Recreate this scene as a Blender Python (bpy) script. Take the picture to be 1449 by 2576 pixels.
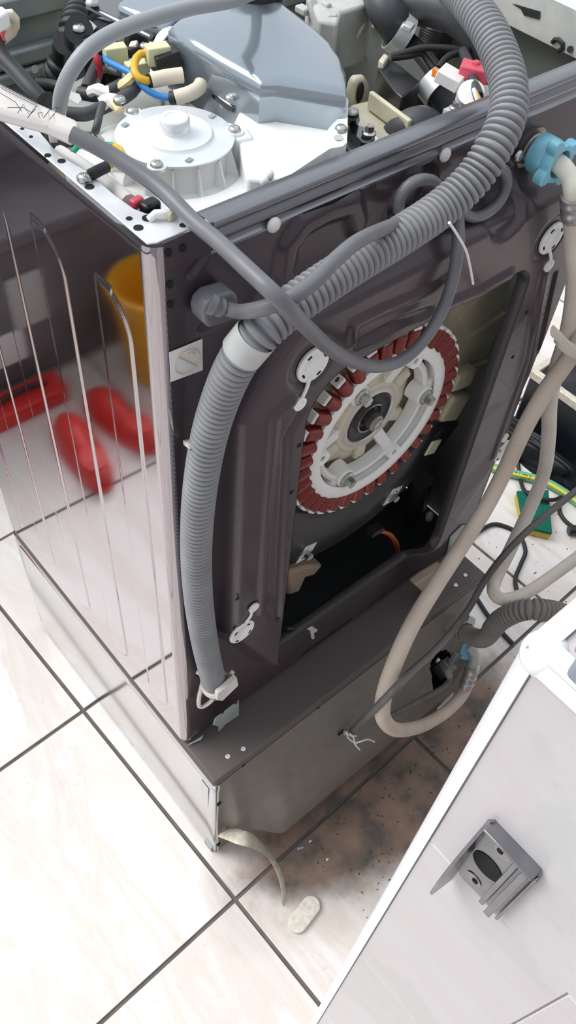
import bpy, bmesh, math, random
import numpy as np
from mathutils import Vector, Matrix
for o in list(bpy.data.objects): bpy.data.objects.remove(o)
scn = bpy.context.scene
COL = scn.collection
random.seed(7)
# ---------------------------------------------------------------- camera
CAM_LOC = (-0.31660, -0.50504, 1.79071)
CAM_RIGHT = (0.761559, -0.644803, 0.065250)
CAM_UP = (0.476644, 0.625462, 0.617744)
CAM_BACK = (-0.439134, -0.439347, 0.783667)
CAM_LENS = 30.1832
cd = bpy.data.cameras.new('camera'); cam = bpy.data.objects.new('camera', cd); COL.objects.link(cam)
cd.sensor_fit = 'VERTICAL'; cd.sensor_height = 36; cd.lens = CAM_LENS; cd.clip_start = .01
cam.matrix_world = Matrix((
    (CAM_RIGHT[0], CAM_UP[0], CAM_BACK[0], CAM_LOC[0]),
    (CAM_RIGHT[1], CAM_UP[1], CAM_BACK[1], CAM_LOC[1]),
    (CAM_RIGHT[2], CAM_UP[2], CAM_BACK[2], CAM_LOC[2]), (0, 0, 0, 1)))
scn.camera = cam
# ---------------------------------------------------------------- light
wd = bpy.data.worlds.new('world'); scn.world = wd; wd.use_nodes = True
bg = wd.node_tree.nodes['Background']; bg.inputs[0].default_value = (.88, .94, 1, 1); bg.inputs[1].default_value = 1.0
sl = bpy.data.lights.new('sun', 'SUN'); sl.energy = 3.0; sl.angle = math.radians(42); sl.color = (1, .98, .95)
so = bpy.data.objects.new('sun', sl); COL.objects.link(so); so.location = (-2, 1.5, 3.5)
so.rotation_euler = Vector((-.55, .72, 1.05)).to_track_quat('Z', 'Y').to_euler()
vs = scn.view_settings; vs.view_transform = 'Standard'; vs.look = 'None'; vs.gamma = 1; vs.exposure = 0.0; vs.use_curve_mapping = False

# ---------------------------------------------------------------- materials
M = {}
def mat(name, col, rough=.5, metal=0, spec=.5, var=0, vscale=30, bump=0, bscale=200, trans=0, dust=None, coat=0, alpha=1, sheen=0):
    m = bpy.data.materials.new(name); m.use_nodes = True; nt = m.node_tree; b = nt.nodes['Principled BSDF']
    c = (*col, 1) if len(col) == 3 else col
    b.inputs['Base Color'].default_value = c; b.inputs['Roughness'].default_value = rough; b.inputs['Metallic'].default_value = metal
    b.inputs['Specular IOR Level'].default_value = spec; b.inputs['Coat Weight'].default_value = coat
    if trans: b.inputs['Transmission Weight'].default_value = trans
    if alpha < 1: b.inputs['Alpha'].default_value = alpha
    if sheen: b.inputs['Sheen Weight'].default_value = sheen
    geo = None
    if var or bump or dust:
        geo = nt.nodes.new('ShaderNodeNewGeometry')
    src = None
    if var:
        n = nt.nodes.new('ShaderNodeTexNoise'); n.inputs['Scale'].default_value = vscale; n.inputs['Detail'].default_value = 6
        nt.links.new(geo.outputs['Position'], n.inputs['Vector'])
        r = nt.nodes.new('ShaderNodeValToRGB'); r.color_ramp.elements[0].position = .35; r.color_ramp.elements[1].position = .65
        r.color_ramp.elements[0].color = tuple(max(0, x * (1 - var)) for x in c[:3]) + (1,)
        r.color_ramp.elements[1].color = tuple(min(1, x * (1 + var)) for x in c[:3]) + (1,)
        nt.links.new(n.outputs['Fac'], r.inputs['Fac']); src = r.outputs['Color']
    if dust:
        dcol, amount, dsc = dust
        n = nt.nodes.new('ShaderNodeTexNoise'); n.inputs['Scale'].default_value = dsc; n.inputs['Detail'].default_value = 8; n.inputs['Roughness'].default_value = .65
        nt.links.new(geo.outputs['Position'], n.inputs['Vector'])
        r = nt.nodes.new('ShaderNodeValToRGB'); r.color_ramp.elements[0].position = .3; r.color_ramp.elements[1].position = .75
        r.color_ramp.elements[0].color = (amount * .35,) * 3 + (1,); r.color_ramp.elements[1].color = (amount,) * 3 + (1,)
        nt.links.new(n.outputs['Fac'], r.inputs['Fac'])
        mx = nt.nodes.new('ShaderNodeMix'); mx.data_type = 'RGBA'
        nt.links.new(r.outputs['Color'], mx.inputs[0])
        if src: nt.links.new(src, mx.inputs[6])
        else: mx.inputs[6].default_value = c
        mx.inputs[7].default_value = (*dcol, 1); src = mx.outputs[2]
        rm = nt.nodes.new('ShaderNodeMapRange'); rm.inputs[3].default_value = rough; rm.inputs[4].default_value = min(1, rough + .45)
        nt.links.new(r.outputs['Color'], rm.inputs[0]); nt.links.new(rm.outputs[0], b.inputs['Roughness'])
    if src: nt.links.new(src, b.inputs['Base Color'])
    if bump:
        n = nt.nodes.new('ShaderNodeTexNoise'); n.inputs['Scale'].default_value = bscale; n.inputs['Detail'].default_value = 3
        nt.links.new(geo.outputs['Position'], n.inputs['Vector'])
        bp = nt.nodes.new('ShaderNodeBump'); bp.inputs['Strength'].default_value = bump; bp.inputs['Distance'].default_value = .002
        nt.links.new(n.outputs['Fac'], bp.inputs['Height']); nt.links.new(bp.outputs['Normal'], b.inputs['Normal'])
    M[name] = m
    return m
mat('side_steel', (.44, .40, .42), .06, 1.0)
mat('ped_steel', (.52, .52, .53), .12, 1.0, dust=((.45, .42, .39), .12, 9))
mat('back_paint', (.058, .045, .057), .27, .25, .5, var=.12, vscale=14, dust=((.085, .052, .048), .25, 5), coat=.15)
mat('rim_sheen', (.26, .265, .29), .3, .8)  # lighter metallic version of the back paint, sky sheen put into its colour
mat('dark_paint', (.03, .027, .03), .35)
mat('galv', (.80, .82, .84), .32, .45, var=.06, vscale=60)
mat('galv_dark', (.33, .38, .38), .45, .35, var=.1, vscale=25)
mat('inner_wall', (.21, .225, .215), .5, .15, var=.1, vscale=12)
mat('inner_dark', (.03, .034, .036), .55, .1)
mat('hole_black', (.008, .008, .009), .9)
mat('white_plastic', (.86, .86, .84), .33, 0, .5)
mat('white_matte', (.80, .79, .77), .55)
mat('fan_white', (.87, .88, .87), .3)
mat('zinc_plate', (.84, .87, .90), .3, .35)
mat('gloss_black', (.014, .018, .024), .16, 0, 1.0, coat=1.0, bump=.05, bscale=45)
mat('duct_sheen', (.34, .39, .44), .15, .6, 1.0, bump=.05, bscale=45)  # black plastic recoloured pale blue-grey, standing in for the sky's sheen
mat('chest_grey', (.15, .14, .155), .5, var=.2, vscale=6)
mat('black_plastic', (.016, .016, .018), .32)
mat('black_rubber', (.02, .02, .023), .55)
mat('rubber_grey', (.055, .058, .066), .5, var=.12, vscale=60)
mat('cream_plastic', (.58, .55, .42), .45, var=.1, vscale=35)
mat('tub_grey', (.44, .45, .43), .5, var=.1, vscale=18)
mat('tub_cream', (.52, .48, .34), .4, var=.12, vscale=25)
mat('copper_red', (.21, .022, .016), .3, .35, coat=.4)
mat('bolt_steel', (.55, .55, .53), .3, .95, var=.1, vscale=120)
mat('shaft_steel', (.30, .28, .26), .32, .9)
mat('seal_black', (.02, .021, .025), .42)
mat('bearing_ring', (.62, .58, .56), .38, .5)
mat('hose_grey', (.245, .255, .275), .48, var=.1, vscale=25, dust=((.2, .17, .15), .3, 12))
mat('hose_grey_dirty', (.22, .21, .20), .55, dust=((.26, .22, .18), .5, 25))
mat('cord_grey', (.15, .15, .165), .42, var=.08, vscale=30)
mat('cord_light', (.30, .32, .34), .4)
mat('cord_dusty', (.13, .12, .12), .55, var=.1, vscale=30)
mat('collar_grey', (.48, .49, .47), .45, var=.08, vscale=40)
mat('clip_white', (.70, .65, .61), .45, var=.08, vscale=40)
mat('elbow_white', (.72, .71, .62), .35)
mat('blue_nut', (.21, .52, .66), .42, var=.1, vscale=60)
mat('blue_deep', (.01, .16, .33), .4)
mat('crimp', (.46, .44, .44), .34, .7, var=.15, vscale=80)
mat('tie_beige', (.52, .47, .40), .45)
mat('ped_back', (.185, .172, .155), .5, .1, var=.1, vscale=40, dust=((.19, .165, .14), .6, 8))
mat('ped_top', (.10, .092, .098), .33, .2, dust=((.135, .105, .095), .8, 6))
mat('sticker', (.82, .84, .86), .4)
mat('sticker_mark', (.74, .55, .38), .5)
mat('label_pale', (.58, .58, .56), .45)
mat('sponge_green', (.0, .15, .10), .95, var=.35, vscale=350, bump=1, bscale=700)
mat('sponge_yellow', (.62, .50, .11), .95, var=.15, vscale=300, bump=.8, bscale=500)
mat('hose_green', (.16, .46, .30), .4)
mat('hose_yellow', (.80, .66, .05), .4)
mat('wire_blue', (.03, .22, .55), .4)
mat('wire_yellow', (.72, .42, .03), .4)
mat('wire_red', (.55, .03, .06), .4)
mat('wire_orange', (.45, .16, .04), .4)
mat('wire_green', (.01, .36, .20), .4)
mat('wire_white', (.76, .74, .72), .45)
mat('conn_yellow', (.66, .67, .43), .45)
mat('conn_pink', (.80, .10, .16), .4)
mat('sleeve_cream', (.72, .64, .52), .6)
mat('tape_yellow', (.74, .62, .35), .45)
mat('orange', (.85, .25, .04), .6)
mat('pink', (.75, .45, .55), .6)
mat('ink', (.03, .03, .035), .6)
mat('paper', (.62, .59, .57), .55)
mat('bag_black', (.006, .007, .011), .48, 0, .3, bump=.8, bscale=40)
mat('wrap_black', (.010, .010, .013), .12, bump=.9, bscale=35)
mat('cabinet_black', (.006, .008, .013), .4)
mat('trim_white', (.86, .86, .88), .28)
mat('pedestal_strip', (.56, .53, .44), .4, var=.12, vscale=80)
mat('foam', (.66, .63, .56), .8, var=.1, vscale=120, bump=.5, bscale=300)
mat('lilac', (.42, .33, .60), .5)
mat('bracket_steel', (.24, .24, .26), .3, .9, var=.1, vscale=70)
mat('cloth_grey', (.28, .31, .36), .6)
mat('red_rubber', (.72, .035, .03), .4)
mat('yellow_bucket', (.80, .42, .02), .4)
mat('green_plastic', (.02, .32, .08), .4)
mat('wall_grey', (.30, .28, .29), .7, var=.05, vscale=4)
mat('wall_white', (.74, .74, .75), .6)
mat('grout', (.13, .115, .105), .9, var=.15, vscale=30)
mat('wall_grout', (.42, .38, .36), .8)
mat('debris', (.05, .035, .025), .9)
mat('gasket_brown', (.35, .27, .20), .5)

def braid_mat(name, col, dirt):
    m = mat(name, col, .5, var=.1, vscale=14, dust=(dirt, .65, 9)); nt = m.node_tree; b = nt.nodes['Principled BSDF']
    tc = nt.nodes.new('ShaderNodeUVMap'); mp = nt.nodes.new('ShaderNodeMapping'); mp.inputs['Rotation'].default_value = (0, 0, .785); mp.inputs['Scale'].default_value = (1, 1, 1)
    ch = nt.nodes.new('ShaderNodeTexChecker'); ch.inputs['Scale'].default_value = 1.0
    nt.links.new(tc.outputs['UV'], mp.inputs[0]); nt.links.new(mp.outputs[0], ch.inputs['Vector'])
    bp = nt.nodes.new('ShaderNodeBump'); bp.inputs['Strength'].default_value = .35; bp.inputs['Distance'].default_value = .0006
    nt.links.new(ch.outputs['Fac'], bp.inputs['Height']); nt.links.new(bp.outputs['Normal'], b.inputs['Normal'])
    src = b.inputs['Base Color'].links[0].from_socket; mx = nt.nodes.new('ShaderNodeMix'); mx.data_type = 'RGBA'; mx.blend_type = 'MULTIPLY'; mx.inputs[7].default_value = (.86, .83, .80, 1)
    nt.links.new(ch.outputs['Fac'], mx.inputs[0]); nt.links.new(src, mx.inputs[6]); nt.links.new(mx.outputs[2], b.inputs['Base Color'])
    return m
braid_mat('braid_clean', (.88, .84, .79), (.62, .52, .43))
braid_mat('braid_dirty', (.76, .67, .59), (.50, .40, .31))

def tile_mat(name, base, vein, spots, floor=True):
    m = bpy.data.materials.new(name); m.use_nodes = True; nt = m.node_tree; N = nt.nodes; L = nt.links; b = N['Principled BSDF']
    geo = N.new('ShaderNodeNewGeometry'); oi = N.new('ShaderNodeObjectInfo')
    off = N.new('ShaderNodeVectorMath'); off.operation = 'SCALE'; off.inputs[0].default_value = (7, 13, 3); L.new(oi.outputs['Random'], off.inputs['Scale'])
    add = N.new('ShaderNodeVectorMath'); L.new(geo.outputs['Position'], add.inputs[0]); L.new(off.outputs[0], add.inputs[1])
    mp = N.new('ShaderNodeMapping'); L.new(add.outputs[0], mp.inputs[0])
    mp.inputs['Rotation'].default_value = (0, 0, -.12) if floor else (.4, 0, 0); mp.inputs['Scale'].default_value = (6.5, 1.3, 3) if floor else (3, 2.2, 5)
    n = N.new('ShaderNodeTexNoise'); n.inputs['Scale'].default_value = 1.5; n.inputs['Detail'].default_value = 8; n.inputs['Roughness'].default_value = .62; n.inputs['Distortion'].default_value = .7
    L.new(mp.outputs[0], n.inputs['Vector'])
    r = N.new('ShaderNodeValToRGB'); e = r.color_ramp.elements; e[0].position = .40; e[0].color = (*base, 1); e[1].position = .60; e[1].color = (*base, 1)
    x = e.new(.52); x.color = (*vein, 1)
    L.new(n.outputs['Fac'], r.inputs['Fac'])
    n2 = N.new('ShaderNodeTexNoise'); n2.inputs['Scale'].default_value = 85; n2.inputs['Detail'].default_value = 5; L.new(add.outputs[0], n2.inputs['Vector'])
    r2 = N.new('ShaderNodeValToRGB'); r2.color_ramp.elements[0].position = .60; r2.color_ramp.elements[1].position = .72
    L.new(n2.outputs['Fac'], r2.inputs['Fac'])
    n3 = N.new('ShaderNodeTexNoise'); n3.inputs['Scale'].default_value = 6; n3.inputs['Detail'].default_value = 2; L.new(add.outputs[0], n3.inputs['Vector'])
    r3 = N.new('ShaderNodeValToRGB'); r3.color_ramp.elements[0].position = .5; r3.color_ramp.elements[1].position = .62; L.new(n3.outputs['Fac'], r3.inputs['Fac'])
    mu = N.new('ShaderNodeMath'); mu.operation = 'MULTIPLY'; L.new(r2.outputs['Color'], mu.inputs[0]); L.new(r3.outputs['Color'], mu.inputs[1])
    mu2 = N.new('ShaderNodeMath'); mu2.operation = 'MULTIPLY'; L.new(mu.outputs[0], mu2.inputs[0]); mu2.inputs[1].default_value = .55
    mx = N.new('ShaderNodeMix'); mx.data_type = 'RGBA'; L.new(mu2.outputs[0], mx.inputs[0]); L.new(r.outputs['Color'], mx.inputs[6]); mx.inputs[7].default_value = (*spots, 1)
    out = mx.outputs[2]; b.inputs['Roughness'].default_value = .3
    if floor:
        # rust and grime stain behind the machine, colours darkened further for its shade: distance to a segment, broken up by noise
        sx = N.new('ShaderNodeSeparateXYZ'); L.new(geo.outputs['Position'], sx.inputs[0])
        mpd = N.new('ShaderNodeMapping'); mpd.vector_type = 'POINT'; mpd.inputs['Location'].default_value = (-.40 * 2.1, .185 * 4.9, 0); mpd.inputs['Scale'].default_value = (2.1, 4.9, 1)
        L.new(geo.outputs['Position'], mpd.inputs[0])
        ln = N.new('ShaderNodeVectorMath'); ln.operation = 'LENGTH'; L.new(mpd.outputs[0], ln.inputs[0])
        nd = N.new('ShaderNodeTexNoise'); nd.inputs['Scale'].default_value = 9; nd.inputs['Detail'].default_value = 9; nd.inputs['Roughness'].default_value = .6; L.new(geo.outputs['Position'], nd.inputs['Vector'])
        ma = N.new('ShaderNodeMath'); ma.operation = 'MULTIPLY_ADD'; L.new(nd.outputs['Fac'], ma.inputs[0]); ma.inputs[1].default_value = .45; L.new(ln.outputs['Value'], ma.inputs[2])
        rd = N.new('ShaderNodeValToRGB'); rd.color_ramp.elements[0].position = .66; rd.color_ramp.elements[0].color = (.92, .92, .92, 1); rd.color_ramp.elements[1].position = .96; rd.color_ramp.elements[1].color = (0, 0, 0, 1)
        xd = rd.color_ramp.elements.new(.75); xd.color = (.55, .55, .55, 1); xd = rd.color_ramp.elements.new(.81); xd.color = (.20, .20, .20, 1)
        sc = N.new('ShaderNodeMath'); sc.operation = 'MULTIPLY'; sc.inputs[1].default_value = .74; L.new(ma.outputs[0], sc.inputs[0]); L.new(sc.outputs[0], rd.inputs['Fac'])
        ng = N.new('ShaderNodeTexNoise'); ng.inputs['Scale'].default_value = 16; ng.inputs['Detail'].default_value = 8; L.new(geo.outputs['Position'], ng.inputs['Vector'])
        rg = N.new('ShaderNodeValToRGB'); e = rg.color_ramp.elements; e[0].position = .36; e[0].color = (.050, .035, .025, 1); e[1].position = .64; e[1].color = (.23, .135, .088, 1)
        x = e.new(.5); x.color = (.155, .094, .062, 1)
        L.new(ng.outputs['Fac'], rg.inputs['Fac'])
        mx2 = N.new('ShaderNodeMix'); mx2.data_type = 'RGBA'; L.new(rd.outputs['Color'], mx2.inputs[0]); L.new(out, mx2.inputs[6]); L.new(rg.outputs['Color'], mx2.inputs[7]); out = mx2.outputs[2]
        rr = N.new('ShaderNodeMapRange'); rr.inputs[3].default_value = .22; rr.inputs[4].default_value = .75; L.new(rd.outputs['Color'], rr.inputs[0]); L.new(rr.outputs[0], b.inputs['Roughness'])
    else:
        # faint damp patches on the wall tile
        nd = N.new('ShaderNodeTexNoise'); nd.inputs['Scale'].default_value = 5.5; nd.inputs['Detail'].default_value = 4; L.new(geo.outputs['Position'], nd.inputs['Vector'])
        rd = N.new('ShaderNodeValToRGB'); rd.color_ramp.elements[0].position = .52; rd.color_ramp.elements[1].position = .54; rd.color_ramp.elements[1].color = (.22, .22, .22, 1); L.new(nd.outputs['Fac'], rd.inputs['Fac'])
        mx2 = N.new('ShaderNodeMix'); mx2.data_type = 'RGBA'; L.new(rd.outputs['Color'], mx2.inputs[0]); L.new(out, mx2.inputs[6]); mx2.inputs[7].default_value = (.42, .44, .40, 1); out = mx2.outputs[2]
    L.new(out, b.inputs['Base Color'])
    M[name] = m
tile_mat('floor_tile', (.80, .775, .765), (.73, .665, .615), (.60, .57, .56))
tile_mat('wall_tile', (.60, .585, .595), (.60, .55, .56), (.54, .48, .49), False)

# ---------------------------------------------------------------- mesh helpers
def V(*a): return Vector(a[0] if len(a) == 1 else a)
def frame(z, hint=None):
    z = V(z).normalized(); h = V(hint) if hint else (Vector((0, 0, 1)) if abs(z.z) < .9 else Vector((1, 0, 0)))
    x = h.cross(z).normalized(); y = z.cross(x); return x, y, z
class MB:
    def __init__(s): s.v = []; s.f = []; s.uv = None
    def add(s, vs_, fs):
        o = len(s.v); s.v += [tuple(p) for p in vs_]; s.f += [tuple(i + o for i in q) for q in fs]; return s
    def box(s, c, size, mtx=None):
        c = V(c); h = [x / 2 for x in size]; vs_ = []
        for dz in (-1, 1):
            for dx, dy in ((-1, -1), (1, -1), (1, 1), (-1, 1)):
                p = Vector((dx * h[0], dy * h[1], dz * h[2]))
                if mtx: p = mtx @ p
                vs_.append(c + p)
        return s.add(vs_, [(3, 2, 1, 0), (4, 5, 6, 7), (0, 1, 5, 4), (1, 2, 6, 5), (2, 3, 7, 6), (3, 0, 4, 7)])
    def bar(s, a, b, w, h, hint=None):
        a, b = V(a), V(b); x, y, z = frame(b - a, hint); m = Matrix((x, y, z)).transposed()
        return s.box((a + b) / 2, (w, h, (b - a).length), m)
    def cone(s, a, b, r0, r1=None, n=20, caps=True):
        r1 = r0 if r1 is None else r1; a, b = V(a), V(b); x, y, z = frame(b - a); vs_ = []
        for p, r in ((a, r0), (b, r1)):
            for i in range(n):
                t = 2 * math.pi * i / n; vs_.append(p + x * (r * math.cos(t)) + y * (r * math.sin(t)))
        fs = [(i, (i + 1) % n, n + (i + 1) % n, n + i) for i in range(n)]
        if caps: fs += [tuple(range(n - 1, -1, -1)), tuple(range(n, 2 * n))]
        return s.add(vs_, fs)
    def lathe(s, c, axis, prof, n=32, arc=None, hint=None, close=False):
        """prof: list of (r, h) along axis; arc (a0, a1) in radians for a partial turn"""
        c = V(c); x, y, z = frame(axis, hint); vs_ = []; fs = []
        full = arc is None; a0, a1 = arc if arc else (0, 2 * math.pi); m = n if full else n + 1
        for i in range(m):
            t = a0 + (a1 - a0) * i / n; d = x * math.cos(t) + y * math.sin(t)
            for r, h in prof: vs_.append(c + d * r + z * h)
        k = len(prof)
        for i in range(n):
            j = (i + 1) % m
            for q in range(k if close else k - 1):
                w = (q + 1) % k
                fs.append((i * k + q, j * k + q, j * k + w, i * k + w))
        return s.add(vs_, fs)
    def prism(s, pts, ext):
        pts = [V(p) for p in pts]; e = V(ext); n = len(pts)
        nrm = Vector((0, 0, 0))
        for i in range(n): nrm += pts[i].cross(pts[(i + 1) % n])
        if nrm.dot(e) > 0: pts = pts[::-1]
        fs = [tuple(range(n)), tuple(range(2 * n - 1, n - 1, -1))] + [(i, n + i, n + (i + 1) % n, (i + 1) % n) for i in range(n)]
        return s.add(pts + [p + e for p in pts], fs)
    def sphere(s, c, r, n=14, sc=(1, 1, 1)):
        c = V(c); vs_ = []; fs = []; m = n // 2
        for i in range(m + 1):
            a = math.pi * i / m
            for j in range(n):
                t = 2 * math.pi * j / n; vs_.append(c + Vector((sc[0] * r * math.sin(a) * math.cos(t), sc[1] * r * math.sin(a) * math.sin(t), sc[2] * r * math.cos(a))))
        for i in range(m):
            for j in range(n): fs.append((i * n + j, (i + 1) * n + j, (i + 1) * n + (j + 1) % n, i * n + (j + 1) % n))
        return s.add(vs_, fs)
    def tube(s, path, r, n=12, caps=True, uvk=None, flat=1.0, up=None):
        path = [V(p) for p in path]; k = len(path); rr = r if isinstance(r, (list, tuple, np.ndarray)) else [r] * k
        T = [(path[min(i + 1, k - 1)] - path[max(i - 1, 0)]).normalized() for i in range(k)]
        x, y, z = frame(T[0], up); vs_ = []; fs = []; acc = 0; uvl = []
        for i in range(k):
            if i: acc += (path[i] - path[i - 1]).length
            x = (x - T[i] * x.dot(T[i])).normalized(); y = T[i].cross(x)
            for j in range(n):
                t = 2 * math.pi * j / n; vs_.append(path[i] + x * (rr[i] * math.cos(t)) + y * (rr[i] * flat * math.sin(t))); uvl.append((j, acc))
        for i in range(k - 1):
            for j in range(n): fs.append((i * n + j, i * n + (j + 1) % n, (i + 1) * n + (j + 1) % n, (i + 1) * n + j))
        if uvk:
            s.uv = (uvl, n, uvk)
        if caps: fs += [tuple(range(n - 1, -1, -1)), tuple(range((k - 1) * n, k * n))]
        return s.add(vs_, fs)
    def build(s, name, m, parent=None, smooth=40, bevel=0, seg=2, kind=None, label=None, sub=0):
        me = bpy.data.meshes.new(name); me.from_pydata(s.v, [], s.f)
        if s.uv:
            uvl, n, uvk = s.uv; ul = me.uv_layers.new(name='UVMap'); cu, cvv = uvk
            for poly in me.polygons:
                js = [uvl[me.loops[l].vertex_index][0] for l in poly.loop_indices]; wrap = max(js) == n - 1 and min(js) == 0
                for l, j in zip(poly.loop_indices, js):
                    if wrap and j == 0: j = n
                    ul.data[l].uv = (j / n * cu, uvl[me.loops[l].vertex_index][1] * cvv)
        if smooth:
            me.polygons.foreach_set('use_smooth', [True] * len(me.polygons)); me.set_sharp_from_angle(angle=math.radians(smooth))
        me.update()
        return link(name, me, m, parent, bevel, seg, kind, label, sub)
def link(name, me, m, parent=None, bevel=0, seg=2, kind=None, label=None, sub=0):
    o = bpy.data.objects.new(name, me); COL.objects.link(o)
    if m is not None and not me.materials: me.materials.append(M[m])
    if parent is not None:
        o.parent = parent
        if parent.type == 'EMPTY': o.matrix_parent_inverse = Matrix.Translation(-parent.location)
    if bevel:
        b = o.modifiers.new('bevel', 'BEVEL'); b.width = bevel; b.segments = seg; b.limit_method = 'ANGLE'; b.angle_limit = math.radians(40)
        b.harden_normals = False
    if sub:
        q = o.modifiers.new('sub', 'SUBSURF'); q.levels = sub; q.render_levels = sub
    if kind: o['kind'] = kind
    if label: o['label'] = label
    return o
def tag(o, label, cat, group=None):
    o['label'] = label; o['category'] = cat
    if group: o['group'] = group
    return o
def thing(name, loc, label, cat, group=None):
    o = bpy.data.objects.new(name, None); COL.objects.link(o); o.location = loc; o.empty_display_size = .05
    return tag(o, label, cat, group)
def spline(pts, step=.006):
    """centripetal-ish Catmull-Rom through pts, resampled evenly"""
    P = [V(p) for p in pts]; P = [P[0] * 2 - P[1]] + P + [P[-1] * 2 - P[-2]]; out = []
    for i in range(1, len(P) - 2):
        a, b, c, d = P[i - 1:i + 3]; n = max(4, int((c - b).length / .003))
        for k in range(n):
            t = k / n; out.append(.5 * ((2 * b) + (c - a) * t + (2 * a - 5 * b + 4 * c - d) * t * t + (3 * b - 3 * c + d - a) * t ** 3))
    out.append(P[-2])
    res = [out[0]]; acc = 0
    for i in range(1, len(out)):
        p, q = out[i - 1], out[i]; l = (q - p).length
        while l > 0 and acc + l >= step:
            f = (step - acc) / l; p = p.lerp(q, f); res.append(p.copy()); l = (q - p).length; acc = 0
        acc += l
    if (res[-1] - out[-1]).length > step * .3: res.append(out[-1])
    return res
def cable(name, pts, r, m, parent=None, n=10, step=.008, label=None):
    return MB().tube(spline(pts, step), r, n).build(name, m, parent, label=label, smooth=60)
def corrugated(pts, r, depth, pitch, n=22, per=6):
    gro = (0, 0, .12, .6, 1, .6, .12, 0); path = spline(pts, pitch / 8); rad = [r - depth * gro[i % 8] for i in range(len(path))]
    return MB().tube(path, rad, n)
def smoothstep(x): x = np.clip(x, 0, 1); return x * x * (3 - 2 * x)
def sd_rbox(x, z, x0, x1, z0, z1, r):
    cx, cz = (x0 + x1) / 2, (z0 + z1) / 2; rt = np.where(x < cx, np.where(z > cz, r[0], r[3]), np.where(z > cz, r[1], r[2]))
    qx = np.abs(x - cx) - (x1 - x0) / 2 + rt; qz = np.abs(z - cz) - (z1 - z0) / 2 + rt
    return np.minimum(np.maximum(qx, qz), 0) + np.hypot(np.maximum(qx, 0), np.maximum(qz, 0)) - rt
def sd_line(x, z, pts):
    d = np.full(x.shape, 9.)
    for (ax, az), (bx, bz) in zip(pts[:-1], pts[1:]):
        px, pz, ex, ez = x - ax, z - az, bx - ax, bz - az; t = np.clip((px * ex + pz * ez) / (ex * ex + ez * ez), 0, 1)
        d = np.minimum(d, np.hypot(px - ex * t, pz - ez * t))
    return d
def sd_poly(x, z, pts):
    d = np.full(x.shape, 9.); ins = np.zeros(x.shape, bool); n = len(pts)
    for i in range(n):
        (ax, az), (bx, bz) = pts[i], pts[(i + 1) % n]
        d = np.minimum(d, sd_line(x, z, [(ax, az), (bx, bz)]))
        c = ((az > z) != (bz > z)) & (x < (bx - ax) * (z - az) / (bz - az + 1e-12) + ax); ins ^= c
    return np.where(ins, -d, d)
def grid_mesh(name, P, keep, m, parent, smooth=60, label=None, kind=None):
    """P (nu, nv, 3) positions, keep (nu-1, nv-1) mask of cells"""
    nu, nv = P.shape[:2]; idx = np.arange(nu * nv).reshape(nu, nv)
    q = np.stack([idx[:-1, :-1], idx[1:, :-1], idx[1:, 1:], idx[:-1, 1:]], -1)[keep]
    used = np.unique(q); mp = np.full(nu * nv, -1); mp[used] = np.arange(len(used))
    me = bpy.data.meshes.new(name); me.from_pydata(P.reshape(-1, 3)[used].tolist(), [], mp[q].tolist())
    me.polygons.foreach_set('use_smooth', [True] * len(me.polygons))
    if smooth < 180: me.set_sharp_from_angle(angle=math.radians(smooth))
    me.update()
    return link(name, me, m, parent, label=label, kind=kind)
def screw(c, axis, r, parent, m='bolt_steel', name='screw', hexh=0):
    """pan-head screw with a cross recess, or a flanged hex bolt when hexh > 0"""
    c = V(c); x, y, z = frame(axis); b = MB()
    if hexh:
        b.lathe(c, z, [(0, .0), (r * 1.0, 0), (r * 1.0, r * .18), (r * .8, r * .32), (r * .62, r * .36)], 20)
        b.cone(c + z * r * .3, c + z * (r * .3 + hexh), r * .66, r * .62, 6)
        b.lathe(c + z * (r * .3 + hexh), z, [(r * .4, .0005), (r * .3, -.001), (0, -.0012)], 14)
    else:
        b.lathe(c, z, [(r, 0), (r * .97, r * .3), (r * .75, r * .58), (r * .35, r * .70), (0, r * .72)], 18)
        for d, e in ((x, y), (y, x)): b.bar(c + z * r * .69 - d * r * .5, c + z * r * .69 + d * r * .5, r * .16, r * .12, z)
    return b.build(name, m, parent)
def circle_pts(c, u, v, r, n=24, a0=0, a1=2 * math.pi, end=False):
    c, u, v = V(c), V(u), V(v)
    return [c + u * (r * math.cos(a0 + (a1 - a0) * i / n)) + v * (r * math.sin(a0 + (a1 - a0) * i / n)) for i in range(n + (1 if end else 0))]
# ================================================================ the setting
TH, SX, SY, GX, GY = .0337, .518, .5225, -.019, -.175
cth, sth = math.cos(TH), math.sin(TH)
fl = MB().box((-.1, .5, -.03), (6.4, 5.2, .052)).build('floor', 'grout', kind='structure'); fl['label'] = 'pale marbled square floor tiles with dark grout'
tm = MB().box((0, 0, -.006), (SX - .008, SY - .008, .012))
tile0 = tm.build('tile', 'floor_tile', fl, bevel=.0012)
first = True
for i in range(-5, 5):
    for j in range(-4, 5):
        cx = GX + cth * SX * (i + .5) - sth * SY * (j + .5); cy = GY + sth * SX * (i + .5) + cth * SY * (j + .5)
        if first: o = tile0; first = False
        else: o = tile0.copy(); COL.objects.link(o)
        o.location = (cx, cy, random.uniform(-.0006, .0004)); o.rotation_euler = (0, 0, TH)
wb = MB().box((-.1, 1.72, .52), (5.6, .12, 1.08)).build('wall_back', 'wall_grey', kind='structure'); wb['label'] = 'low plain grey wall'
wf = MB().box((-.1, -1.75, 1.3), (6.0, .12, 2.65)).build('wall_shade_front', 'wall_grey', kind='structure'); wf['label'] = 'unseen grey wall added behind the camera to shade the machine back'  # out of view, added to block sky light from behind the camera
wr = MB().box((2.75, .5, 1.25), (.12, 4.2, 2.55)).build('wall_right', 'wall_white', kind='structure'); wr['label'] = 'plain white wall'

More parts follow.
